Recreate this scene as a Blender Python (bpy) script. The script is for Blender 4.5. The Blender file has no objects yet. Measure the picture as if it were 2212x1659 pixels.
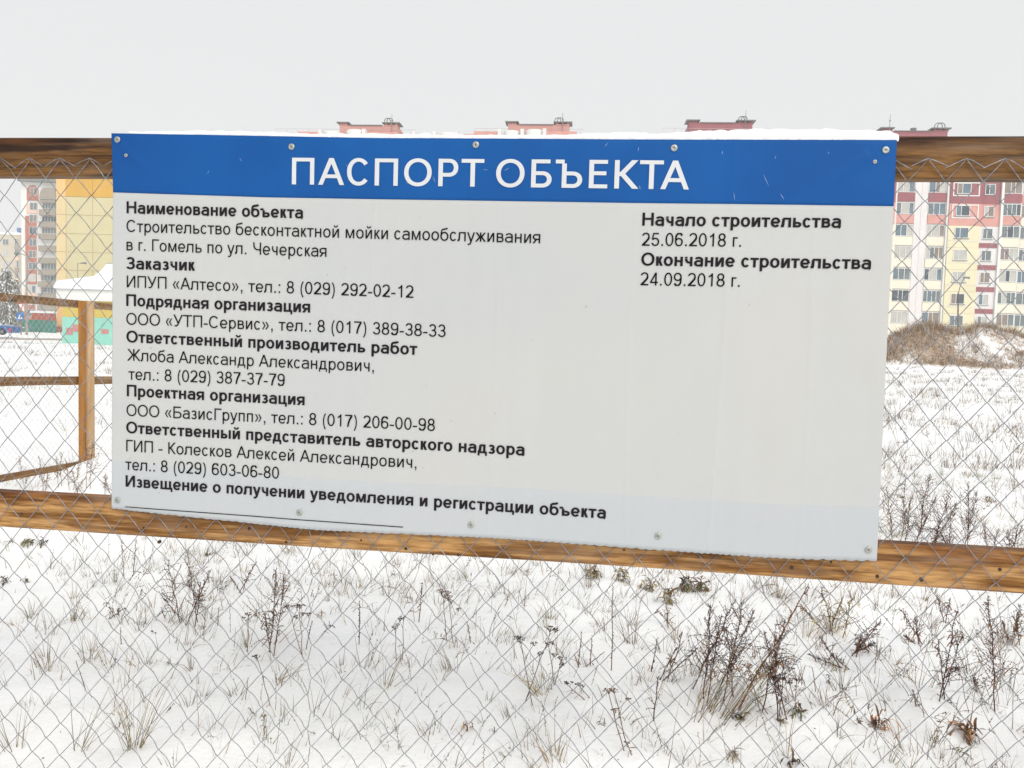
import bpy, math, random
import numpy as np
from mathutils import Vector, Matrix

random.seed(7); np.random.seed(7)
C = bpy.context.scene.collection
SC = bpy.context.scene

# ------------------------------------------------------------------ camera
# The photograph is measured on a 2212 x 1659 copy; F is the focal length in those pixels.
F = 1720.0; CX = 1106.0; CY = 829.5
CAM = np.array([0.0, -2.0, 1.45])
_vx = np.array([-12150 - CX, 340 - CY, F]); _X = -_vx / np.linalg.norm(_vx)
_hz = np.array([0, 728 - CY, F]); _up = np.cross(_hz, _X); _up /= np.linalg.norm(_up)
if _up[1] > 0: _up = -_up
_Y = np.cross(_up, _X); _Y /= np.linalg.norm(_Y)
RW = np.array([_X, _Y, _up])
def ray(px, py): return RW @ np.array([px - CX, py - CY, F])
def on_y(px, py, y=0.0):
    r = ray(px, py); return CAM + r * ((y - CAM[1]) / r[1])
def at_depth(px, py, D): return CAM + ray(px, py) * (D / F)
FWD = RW @ np.array([0, 0, 1.0]); RIGHT = RW @ np.array([1.0, 0, 0])
cd = bpy.data.cameras.new('camera'); cam = bpy.data.objects.new('camera', cd); C.objects.link(cam)
_r, _u, _b = RW @ np.array([1., 0, 0]), RW @ np.array([0, -1., 0]), RW @ np.array([0, 0, -1.])
cam.matrix_world = Matrix(((_r[0], _u[0], _b[0], CAM[0]), (_r[1], _u[1], _b[1], CAM[1]), (_r[2], _u[2], _b[2], CAM[2]), (0, 0, 0, 1)))
cd.sensor_width = 36; cd.lens = 36 * F / 2212; cd.clip_start = 0.05; cd.clip_end = 3000
SC.camera = cam

# ------------------------------------------------------------------ sky, sun, exposure
W = bpy.data.worlds.new('World'); SC.world = W; W.use_nodes = True
nt = W.node_tree; bg = nt.nodes['Background']
sky = nt.nodes.new('ShaderNodeTexSky'); sky.sky_type = 'NISHITA'; sky.sun_disc = False
SUN_EL, SUN_AZ = math.radians(38), math.radians(150)
sky.sun_elevation = SUN_EL; sky.sun_rotation = SUN_AZ
sky.air_density = 1.0; sky.dust_density = 3.0
sb = nt.nodes.new('ShaderNodeVectorMath'); sb.operation = 'SCALE'; sb.inputs[3].default_value = 0.006
mixc = nt.nodes.new('ShaderNodeVectorMath'); mixc.operation = 'ADD'
tc = nt.nodes.new('ShaderNodeTexCoord'); sp = nt.nodes.new('ShaderNodeSeparateXYZ')
rp = nt.nodes.new('ShaderNodeValToRGB')          # the cloud layer: even white-grey, a touch greyer overhead
cl = nt.nodes.new('ShaderNodeTexNoise'); cl.inputs['Scale'].default_value = 1.3; cl.inputs['Detail'].default_value = 3
nt.links.new(tc.outputs['Generated'], sp.inputs[0]); nt.links.new(tc.outputs['Generated'], cl.inputs['Vector'])
ad = nt.nodes.new('ShaderNodeMath'); ad.operation = 'MULTIPLY_ADD'; ad.inputs[1].default_value = 0.12
nt.links.new(cl.outputs['Fac'], ad.inputs[0]); nt.links.new(sp.outputs['Z'], ad.inputs[2]); nt.links.new(ad.outputs[0], rp.inputs[0])
rp.color_ramp.elements[0].position = 0.0; rp.color_ramp.elements[0].color = (0.67, 0.663, 0.66, 1)
rp.color_ramp.elements[1].position = 0.75; rp.color_ramp.elements[1].color = (0.65, 0.66, 0.657, 1)
nt.links.new(sky.outputs[0], sb.inputs[0]); nt.links.new(sb.outputs[0], mixc.inputs[0]); nt.links.new(rp.outputs[0], mixc.inputs[1])
nt.links.new(mixc.outputs[0], bg.inputs[0]); bg.inputs[1].default_value = 1.0
sd = bpy.data.lights.new('sun', 'SUN'); sd.energy = 1.5; sd.angle = math.radians(38); sd.color = (1.0, 0.97, 0.93)
so = bpy.data.objects.new('sun', sd); C.objects.link(so)
_d = Vector((math.sin(SUN_AZ) * math.cos(SUN_EL), math.cos(SUN_AZ) * math.cos(SUN_EL), math.sin(SUN_EL)))
so.rotation_euler = _d.to_track_quat('Z', 'Y').to_euler()
SC.view_settings.view_transform = 'Standard'; SC.view_settings.look = 'None'
SC.view_settings.exposure = 0.28; SC.view_settings.gamma = 1.0; SC.view_settings.use_curve_mapping = False
SC.render.engine = 'CYCLES'
SC.cycles.use_denoising = True
try: SC.cycles.denoiser = 'OPENIMAGEDENOISE'
except Exception: pass
SC.cycles.max_bounces = 6; SC.cycles.diffuse_bounces = 3; SC.cycles.volume_bounces = 1

# ------------------------------------------------------------------ helpers
def lin(r, g, b, k=1.0):
    f = lambda c: (c / 255 / 12.92 if c / 255 <= .04045 else ((c / 255 + .055) / 1.055) ** 2.4) * k
    return (f(r), f(g), f(b), 1)
def mat(name, col, rough=0.8, var=0.12, scale=4.0, bump=0.0, bscale=40.0, col2=None, metal=0.0, spec=0.3, stretch=(1, 1, 1), w2=0.5):
    m = bpy.data.materials.new(name); m.use_nodes = True; n = m.node_tree; b = n.nodes['Principled BSDF']
    b.inputs['Roughness'].default_value = rough; b.inputs['Metallic'].default_value = metal
    b.inputs['Specular IOR Level'].default_value = spec
    t = n.nodes.new('ShaderNodeTexCoord'); mp = n.nodes.new('ShaderNodeMapping'); mp.inputs['Scale'].default_value = stretch
    n.links.new(t.outputs['Object'], mp.inputs[0])
    ns = n.nodes.new('ShaderNodeTexNoise'); ns.inputs['Scale'].default_value = scale; ns.inputs['Detail'].default_value = 5
    n.links.new(mp.outputs[0], ns.inputs['Vector'])
    r = n.nodes.new('ShaderNodeValToRGB'); c2 = col2 or tuple(min(1, c * (1 + var)) for c in col[:3]) + (1,)
    c1 = col if col2 else tuple(c * (1 - var) for c in col[:3]) + (1,)
    r.color_ramp.elements[0].position = .5 - w2 * .4; r.color_ramp.elements[1].position = .5 + w2 * .4
    r.color_ramp.elements[0].color = c1; r.color_ramp.elements[1].color = c2
    n.links.new(ns.outputs['Fac'], r.inputs[0]); n.links.new(r.outputs[0], b.inputs['Base Color'])
    if bump:
        n2 = n.nodes.new('ShaderNodeTexNoise'); n2.inputs['Scale'].default_value = bscale; n2.inputs['Detail'].default_value = 6
        n.links.new(mp.outputs[0], n2.inputs['Vector'])
        bp = n.nodes.new('ShaderNodeBump'); bp.inputs['Strength'].default_value = bump; bp.inputs['Distance'].default_value = 0.01
        n.links.new(n2.outputs['Fac'], bp.inputs['Height']); n.links.new(bp.outputs[0], b.inputs['Normal'])
    return m
class MB:
    def __init__(s): s.v = []; s.f = []; s.mi = []
    def quad(s, a, b, c, d, m=0):
        i = len(s.v); s.v += [tuple(a), tuple(b), tuple(c), tuple(d)]; s.f.append((i, i + 1, i + 2, i + 3)); s.mi.append(m)
    def box(s, x0, x1, y0, y1, z0, z1, m=0):
        i = len(s.v)
        s.v += [(x0, y0, z0), (x1, y0, z0), (x1, y1, z0), (x0, y1, z0), (x0, y0, z1), (x1, y0, z1), (x1, y1, z1), (x0, y1, z1)]
        for q in ((0, 3, 2, 1), (4, 5, 6, 7), (0, 1, 5, 4), (1, 2, 6, 5), (2, 3, 7, 6), (3, 0, 4, 7)):
            s.f.append(tuple(i + k for k in q)); s.mi.append(m)
    def tube(s, pts, r0, r1=None, n=4, m=0, cap=False):
        r1 = r0 if r1 is None else r1; P = [np.asarray(p, float) for p in pts]; k = len(P); base = len(s.v); prev = None
        for i, p in enumerate(P):
            t = P[min(i + 1, k - 1)] - P[max(i - 1, 0)]; t /= (np.linalg.norm(t) + 1e-12)
            if prev is None:
                a = np.array([1., 0, 0]) if abs(t[0]) < .9 else np.array([0, 1., 0])
            else: a = prev
            a = a - t * a.dot(t); a /= (np.linalg.norm(a) + 1e-12); prev = a; b = np.cross(t, a)
            r = r0 + (r1 - r0) * i / max(1, k - 1)
            for j in range(n):
                w = 2 * math.pi * j / n; s.v.append(tuple(p + (a * math.cos(w) + b * math.sin(w)) * r))
        for i in range(k - 1):
            for j in range(n):
                s.f.append((base + i * n + j, base + i * n + (j + 1) % n, base + (i + 1) * n + (j + 1) % n, base + (i + 1) * n + j)); s.mi.append(m)
        if cap:
            s.f.append(tuple(base + j for j in range(n))[::-1]); s.mi.append(m)
            s.f.append(tuple(base + (k - 1) * n + j for j in range(n))); s.mi.append(m)
    def blob(s, c, r, m=0, sq=(1, 1, 1)):
        i = len(s.v); c = np.asarray(c)
        for d in ((1, 0, 0), (0, 1, 0), (-1, 0, 0), (0, -1, 0), (0, 0, 1), (0, 0, -1)):
            s.v.append(tuple(c + np.array(d) * r * np.array(sq) * random.uniform(.7, 1.2)))
        for a, b in ((0, 1), (1, 2), (2, 3), (3, 0)):
            s.f.append((i + a, i + b, i + 4)); s.mi.append(m); s.f.append((i + b, i + a, i + 5)); s.mi.append(m)
    def ribbon(s, pts, w0, w1, side, m=0):
        P = [np.asarray(p, float) for p in pts]; k = len(P); base = len(s.v)
        for i, p in enumerate(P):
            w = (w0 + (w1 - w0) * i / (k - 1)) / 2; s.v.append(tuple(p - side * w)); s.v.append(tuple(p + side * w))
        for i in range(k - 1):
            s.f.append((base + 2 * i, base + 2 * i + 1, base + 2 * i + 3, base + 2 * i + 2)); s.mi.append(m)
    def mesh(s, name, mats, smooth=False):
        me = bpy.data.meshes.new(name); me.from_pydata([tuple(map(float, v)) for v in s.v], [], s.f)
        for m in (mats if isinstance(mats, (list, tuple)) else [mats]): me.materials.append(m)
        if len(me.materials) > 1: me.polygons.foreach_set('material_index', s.mi)
        if smooth: me.polygons.foreach_set('use_smooth', [True] * len(me.polygons))
        me.update(); return me
    def build(s, name, mats, parent=None, smooth=False, **k):
        o = bpy.data.objects.new(name, s.mesh(name, mats, smooth)); C.objects.link(o)
        if parent: o.parent = parent
        for a, b in k.items(): o[a] = b
        return o
def tag(o, label=None, cat=None, group=None, kind=None):
    if label: o['label'] = label
    if cat: o['category'] = cat
    if group: o['group'] = group
    if kind: o['kind'] = kind
    return o
def thing(name, label, cat, loc=(0, 0, 0), rz=0.0, group=None):
    o = bpy.data.objects.new(name, None); C.objects.link(o); o.location = tuple(map(float, loc)); o.rotation_euler = (0, 0, rz)
    o.empty_display_size = .1
    return tag(o, label, cat, group, 'thing')
def inst(name, me, parent, loc=(0, 0, 0), rot=(0, 0, 0), sc=(1, 1, 1)):
    o = bpy.data.objects.new(name, me); C.objects.link(o); o.parent = parent; o.location = loc; o.rotation_euler = rot; o.scale = sc
    return o
_perm = np.random.RandomState(3).rand(4096)
def _h(i, j, s): return _perm[(i * 73 + j * 151 + s * 977 + (i * j) % 613) % 4096]
def vn(x, y, s=0):
    x = np.asarray(x, float); y = np.asarray(y, float); i = np.floor(x).astype(int); j = np.floor(y).astype(int)
    u = x - i; v = y - j; u = u * u * (3 - 2 * u); v = v * v * (3 - 2 * v)
    return (_h(i, j, s) * (1 - u) + _h(i + 1, j, s) * u) * (1 - v) + (_h(i, j + 1, s) * (1 - u) + _h(i + 1, j + 1, s) * u) * v * 1.0 - .5

# ------------------------------------------------------------------ terrain
DIRU = RIGHT[:2] / np.linalg.norm(RIGHT[:2]); DIRV = FWD[:2] / np.linalg.norm(FWD[:2])
_m1 = at_depth(255, 1000, 6.5); _mL = at_depth(40, 1040, 6.0); _mm = at_depth(2060, 760, 58.0); _mm2 = at_depth(2300, 760, 60.0); _mm0 = at_depth(1955, 790, 56.5)
_holl = [(at_depth(a, c, 1.45 * F / (c - hor_ - .0)) , h) for a, c, h, hor_ in [(1087.6 + x * .5083, 1087.6 + y * .5083, h, 728 + .02927 * (x * .5083 - 18)) for x, y, h in ((930, 900, .06), (1010, 915, .05), (1170, 925, .05), (1250, 890, .05), (125, 860, .05), (1590, 955, .03), (1970, 990, .035), (2090, 885, .03), (1852, 840, .03), (512, 1050, .02), (640, 925, .02), (1440, 700, .04))]]
_holl += [(at_depth(x * .4918, 1087.6 + y * .4918, 1.45 * F / (1087.6 + y * .4918 - 728 + .02927 * (1106 - x * .4918))), h) for x, y, h in ((790, 520, .03), (1180, 655, .05), (1088, 650, .02), (1328, 665, .03), (1576, 620, .02), (1765, 690, .02), (215, 740, .03), (590, 1080, .03))]
def gauss(x, y, p, a, su, sv):
    dx = x - p[0]; dy = y - p[1]; u = dx * DIRU[0] + dy * DIRU[1]; v = dx * DIRV[0] + dy * DIRV[1]
    return a * np.exp(-(u / su) ** 2 - (v / sv) ** 2)
def H(x, y):
    x = np.asarray(x, float); y = np.asarray(y, float)
    near = np.exp(-((x) ** 2 + (y - 2) ** 2) / 500.0)
    z = vn(x * .35, y * .35, 1) * .12 + vn(x * .9 + 5, y * .9, 2) * .07 + vn(x * 2.3, y * 2.3, 3) * .035 * near
    z = z + (vn(x * 4.6, y * 4.6, 4) * .034 + vn(x * 9, y * 9, 5) * .016) * near
    hm = np.maximum(0, vn(x * 1.6 + 31, y * 1.6, 6) - .18); z = z + hm * .34 * near
    z = z + vn(x * .05, y * .05, 7) * .5 * (1 - near)
    for q, a in _holl: z = z - gauss(x, y, q, a, .10, .10) + gauss(x, y, q, a * .8, .26, .2)
    z = z + gauss(x, y, _m1, .42, .55, .8) + gauss(x, y, _mL, .06, 1.5, 1.2)
    md = gauss(x, y, _mm, 2.5, 5.0, 4.0) + gauss(x, y, _mm2, 2.2, 7.0, 4.5) + gauss(x, y, _mm0, 1.0, 2.2, 3.0)
    return z + md * (1 + .35 * vn(x * .45, y * .45, 8) + .15 * vn(x * 1.4, y * 1.4, 9)) - .03
def on_ground(px, py):
    r = ray(px, py); t = max(.1, (0 - CAM[2]) / r[2]) if r[2] < 0 else 60 / F
    lo = 1.0 / F
    s = lo; prev = lo
    while s < 120 / F:                       # first crossing of the ray with the snow surface
        p = CAM + r * s
        if p[2] < float(H(p[0], p[1])): break
        prev = s; s *= 1.02
    a, b = prev, s
    for _ in range(18):
        c = (a + b) / 2; p = CAM + r * c
        if p[2] < float(H(p[0], p[1])): b = c
        else: a = c
    p = CAM + r * b; p[2] = float(H(p[0], p[1])); return p, b * F
import math
CAP=716.0; XH=519.0
class Pen:
    """collects quads that draw one glyph; w = upright stroke, h = level stroke"""
    def __init__(s,w,h): s.w=w; s.h=h; s.q=[]
    def V(s,x,y0,y1,w=None):
        w=w or s.w; s.q.append([(x-w/2,y0),(x+w/2,y0),(x+w/2,y1),(x-w/2,y1)])
    def B(s,y,x0,x1,h=None):
        h=h or s.h; s.q.append([(x0,y-h/2),(x1,y-h/2),(x1,y+h/2),(x0,y+h/2)])
    def D(s,x0,y0,x1,y1,k=1.0):
        L=math.hypot(x1-x0,y1-y0); t=s.w*k*L/abs(y1-y0)/2*.97
        s.q.append([(x0-t,y0),(x0+t,y0),(x1+t,y1),(x1-t,y1)])
    def A(s,x0,y0,x1,y1,a0,a1,n=2.1,w=None,h=None):
        w=w or s.w; h=h or s.h
        cx,cy=(x0+x1)/2,(y0+y1)/2; rx,ry=(x1-x0)/2,(y1-y0)/2
        N=max(6,int(abs(a1-a0)/9)); pts=[]
        def se(a,rx,ry):
            c,d=math.cos(a),math.sin(a)
            return (cx+rx*math.copysign(abs(c)**(2/n),c),cy+ry*math.copysign(abs(d)**(2/n),d))
        for i in range(N+1):
            a=math.radians(a0+(a1-a0)*i/N); pts.append((se(a,rx,ry),se(a,rx-w,ry-h)))
        for (o0,i0),(o1,i1) in zip(pts,pts[1:]): s.q.append([o0,o1,i1,i0])
    def P(s,pts,w=None):
        w=w or s.w; n=len(pts); L=[]
        for i,(x,y) in enumerate(pts):
            ax,ay=pts[max(i-1,0)]; bx,by=pts[min(i+1,n-1)]
            dx,dy=bx-ax,by-ay; l=math.hypot(dx,dy) or 1
            t=(w*abs(dy)/l+s.h*abs(dx)/l)/2 if w==s.w else w/2
            L.append(((x-dy/l*t,y+dx/l*t),(x+dy/l*t,y-dx/l*t)))
        for (a,b),(c,d) in zip(L,L[1:]): s.q.append([a,b,d,c])
def bez(p0,p1,p2,p3,n=8):
    return [tuple((1-t)**3*a+3*(1-t)**2*t*b+3*(1-t)*t*t*c+t**3*d for a,b,c,d in zip(p0,p1,p2,p3)) for t in [i/n for i in range(n+1)]]
ADV={'А':667,'Б':656,'Г':541,'Ж':923,'З':604,'И':719,'К':582,'Н':722,'О':778,'П':719,'С':722,'Т':611,'У':635,'Ч':667,'Р':667,'Ъ':800,'Е':667,
'а':556,'б':573,'в':531,'г':365,'д':583,'е':556,'ж':669,'з':458,'и':558,'й':558,'к':438,'л':583,'м':688,'н':552,'о':556,'п':542,'р':556,'с':500,'т':458,'у':500,'ц':572,'ч':521,'щ':823,'ъ':625,'ы':719,'ь':520,'я':542,
'(':333,')':333,'.':278,',':278,':':278,'-':333,'«':556,'»':556,' ':278}
ROUND='ОСЗасеобздлу'
def bearing(ch):
    if ch in '0123456789': return 45,45
    if ch in 'АТУЖтужЪъчЧ': 
        return (75 if ch in 'чЧ' else 12, 75 if ch in 'чЧ' else (40 if ch in 'Ъъ' else 12))
    if ch in 'ОСосЗз': return 42,42
    if ch in 'аебд': return 38,(25 if ch=='а' else 38)
    if ch in 'рРвБь': return 70,38
    if ch in 'Кк': return 75,8
    if ch in 'Гг': return 75,12
    if ch in 'лл': return 12,68
    if ch in 'я': return 20,70
    if ch in 'цщ': return 70,12
    if ch in '()': return 60,50
    if ch in '.,:': return 90,90
    if ch in '«»': return 70,70
    if ch=='-': return 32,32
    return 72,72
def glyph(ch,W,w,h):
    p=Pen(w,h); H=CAP; X=XH; v=w/2; g=h/2; V,B,D,A,P=p.V,p.B,p.D,p.A,p.P; o=9
    upper=ch in 'АБГЖЗИКНОПСТУЧРЪЕ'
    T=H if upper else X
    if ch in 'Пп': V(v,0,T);V(W-v,0,T);B(T-g,w,W-w)
    elif ch in 'Нн': V(v,0,T);V(W-v,0,T);B(T*.53,w,W-w)
    elif ch in 'Тт': V(W/2,0,T-h);B(T-g,0,W)
    elif ch in 'Гг': V(v,0,T);B(T-g,w,W)
    elif ch in 'Ии': V(v,0,T);V(W-v,0,T);D(v*1.5,h*.2,W-v*1.5,T-h*.2)
    elif ch=='й':
        V(v,0,T);V(W-v,0,T);D(v*1.5,h*.2,W-v*1.5,T-h*.2)
        P(bez((W*.24,H+8),(W*.27,T+70),(W*.73,T+70),(W*.76,H+8)),h*.85)
    elif ch in 'Оо': A(0,-o,W,T+o,0,360)
    elif ch in 'Сс': A(0,-o,W+w*.1,T+o,38,322,2.1)
    elif ch in 'Аа' and upper:
        D(v,0,W/2,T);D(W-v,0,W/2,T);B(T*.32,W*.2,W*.8)
    elif ch in 'Рр':
        V(v,0 if upper else -205,T)
        if upper:
            B(T-g,w,W*.55);B(T*.42,w,W*.55);A(W*.1,T*.42-g,W,T,-90,90,2.1)
        else: A(0,-o,W,T+o,0,360)
    elif ch=='Е': V(v,0,T);B(T-g,w,W);B(g,w,W);B(T*.53,w,W*.93)
    elif ch in 'Кк':
        V(v,0,T);D(w*1.1,T*.44,W-w*.75,T);D(w*1.25,T*.58,W-w*.55,0)
    elif ch in 'Жж':
        V(W/2,0,T)
        for s in(-1,1): D(W/2+s*v*.8,T*.47,W/2+s*(W/2-w*.75),T);D(W/2+s*v*.8,T*.55,W/2+s*(W/2-w*.55),0)
    elif ch in 'ъЪьЬыБ':
        x0=0;x1=W
        if ch in 'ъЪ': x0=W*.24; B(T-g,0,x0+v)
        if ch=='ы': x1=W*.66; V(W-v,0,T)
        t=T*.58
        V(x0+v,0,T-(h if ch in 'ъЪ' else 0)); B(g,x0+w,x0+(x1-x0)*.6);B(t-g,x0+w,x0+(x1-x0)*.6)
        A(x1-2*(x1-x0)*.46,0,x1,t,-90,90,2.1)
        if ch=='Б': B(T-g,w,W*.92)
        
    elif ch=='в':
        V(v,0,T);B(T-g,w,W*.55);B(T*.53,w,W*.6);B(g,w,W*.6)
        A(W*.18,T*.53-g,W*.93,T,-90,90,2.1);A(W*.16,0,W,T*.53+g,-90,90,2.1)
    elif ch in 'Зз':
        A(W*.04,T*.5-g,W*.95,T+o,-88,155,2.1);A(0,-o,W,T*.5+g,-155,88,2.1);B(T*.5,W*.36,W*.55)
    elif ch in 'Уу':
        if upper: D(v,T,W*.53,T*.27);D(W-v,T,W*.42,T*.08);P(bez((W*.455,T*.13),(W*.4,g),(W*.3,g),(W*.12,g+8)),h)
        else: D(v,T,W*.5,T*.02);D(W-v,T,W*.43,-T*.24);P(bez((W*.45,-T*.2),(W*.38,-205+g),(W*.28,-205+g),(W*.1,-200+g)),h)
    elif ch in 'Чч':
        V(W-v,0,T); B(T*.4,W*.5,W-w); A(0,T*.4-g,W*1.1,T*1.3,270,180)
        V(v,T*.84,T)
    elif ch in 'ц': V(v,0,T);V(W-v-w*.6,0,T);B(g,w,W);V(W-v*.8,-140,h,w*.8)
    elif ch=='щ':
        V(v,0,T);V((W-w*.6)/2,0,T);V(W-v-w*.6,0,T);B(g,w,W);V(W-v*.8,-140,h,w*.8)
    elif ch=='м':
        V(v,0,T);V(W-v,0,T);D(w*.75,T,W/2,0,.85);D(W-w*.75,T,W/2,0,.85)
    elif ch=='л':
        V(W-v,0,T);B(T-g,W*.2,W-w);P([(W*.24,T-h*.5),(W*.235,T*.6),(W*.22,T*.3),(W*.17,T*.12),(W*.1,g*1.1),(0,g)])
    elif ch=='д':
        V(W*.84-v,h,T);B(T-g,W*.25,W*.84-w);B(g,0,W);V(v*.8,-140,h,w*.8);V(W-v*.8,-140,h,w*.8)
        P([(W*.28,T-h*.5),(W*.27,T*.6),(W*.23,T*.3),(W*.15,h*.6)])
    elif ch=='я':
        V(W-v,0,T);B(T-g,W*.42,W-w);B(T*.43,W*.42,W-w);A(0,T*.43-g,W*.86,T,90,270,2.1);D(w*.62,0,W*.5,T*.43)
    elif ch=='е': A(0,-o,W,T+o,0,322,2.1);B(T*.48,w*.6,W-w*.5);
    elif ch=='а':
        V(W-v-W*.05,T*.1,T*.7);A(W*.03,T*.36,W*.95,T+o,0,158,2.1);B(T*.57,W*.45,W*.95-w*.5)
        A(0,-o,W*.9,T*.57+g,90,330,2.1); P([(W*.95-v,T*.14),(W*.96-v,T*.05),(W-v*.8,0)],w*.95)
    elif ch=='б':
        A(0,-o,W,T*.98,0,360,2.1);P([(v,T*.4),(v*1.02,T*.75),(W*.13+v*.4,H*.84),(W*.3,H*.9),(W*.6,H*.93),(W*.8,H*.965),(W*.84,H*1.03)],w*.9)
    elif ch=='0': A(0,-o,W,H+o,0,360,2.1)
    elif ch=='1': V(W*.62,0,H);P([(W*.62,H*.93),(W*.45,H*.82),(W*.2,H*.73)],w*.9)
    elif ch=='2':
        A(0,H*.46,W*.97,H+o,-12,172,2.1); P([(W*.9,H*.69),(W*.8,H*.52),(W*.5,H*.3),(W*.25,H*.14),(W*.12,h*.6)],w);B(g,0,W)
    elif ch=='3': A(W*.03,H*.5-g,W*.94,H+o,-88,165,2.1);A(0,-o,W,H*.52+g,-165,88,2.1);B(H*.51,W*.38,W*.55)
    elif ch=='4': V(W*.74,0,H);B(H*.24,0,W);D(w*.55,H*.26,W*.72,H*.98)
    elif ch=='5':
        B(H-g,W*.2,W*.93);P([(W*.25,H-h),(W*.2,H*.75),(W*.14,H*.47)],w*.9);A(0,-o,W,H*.63,-165,140,2.1)
    elif ch in '69':
        q=len(p.q)
        A(0,-o,W,H*.63,0,360,2.1);P([(v,H*.33),(v,H*.5),(W*.14,H*.78),(W*.3,H*.93),(W*.52,H+o-g),(W*.74,H*.94),(W*.88,H*.8)],w)
        if ch=='9': p.q=[[(W-x,H-y) for x,y in k] for k in p.q]
    elif ch=='7': B(H-g,0,W);P([(W*.92,H-h),(W*.66,H*.62),(W*.48,H*.3),(W*.4,0)],w)
    elif ch=='8': A(W*.06,H*.5-g*.6,W*.94,H+o,0,360,2.1);A(0,-o,W,H*.53+g*.6,0,360,2.1)
    elif ch=='(': P(bez((W*.9,H+5),(W*.12,H*.7),(W*.12,H*.05),(W*.9,-205),12),w*.8)
    elif ch==')': P(bez((W*.1,H+5),(W*.88,H*.7),(W*.88,H*.05),(W*.1,-205),12),w*.8)
    elif ch=='.': V(W/2,0,w*1.1,w*1.1)
    elif ch==':': V(W/2,0,w*1.1,w*1.1);V(W/2,X-w*1.1,X,w*1.1)
    elif ch==',': V(W/2,0,w*1.1,w*1.1);P([(W/2+w*.3,0),(W/2+w*.2,-w*.7),(W/2-w*.3,-w*1.3)],w*.55)
    elif ch=='-': B(H*.3,0,W)
    elif ch in '«»':
        for x in (0,W*.5):
            D(x+W*.42,X*.93,x+w*.4,X*.5,.8);D(x+W*.42,X*.07,x+w*.4,X*.5,.8)
        if ch=='»': p.q=[[(W-a,b) for a,b in k] for k in p.q]
    return p.q
def text_quads(s,w,h):
    """quads of a whole line in em/1000 units, plus its ink extent"""
    out=[];x=0
    for ch in s:
        a=556 if ch.isdigit() else ADV[ch]
        if ch!=' ':
            l,r=bearing(ch)
            if w>110: l,r=l*.72,r*.72
            for k in glyph(ch,a-l-r,w,h): out.append([(x+l+px,py) for px,py in k])
        x+=a
    xs=[px for k in out for px,_ in k]
    return out,min(xs),max(xs)

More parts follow.
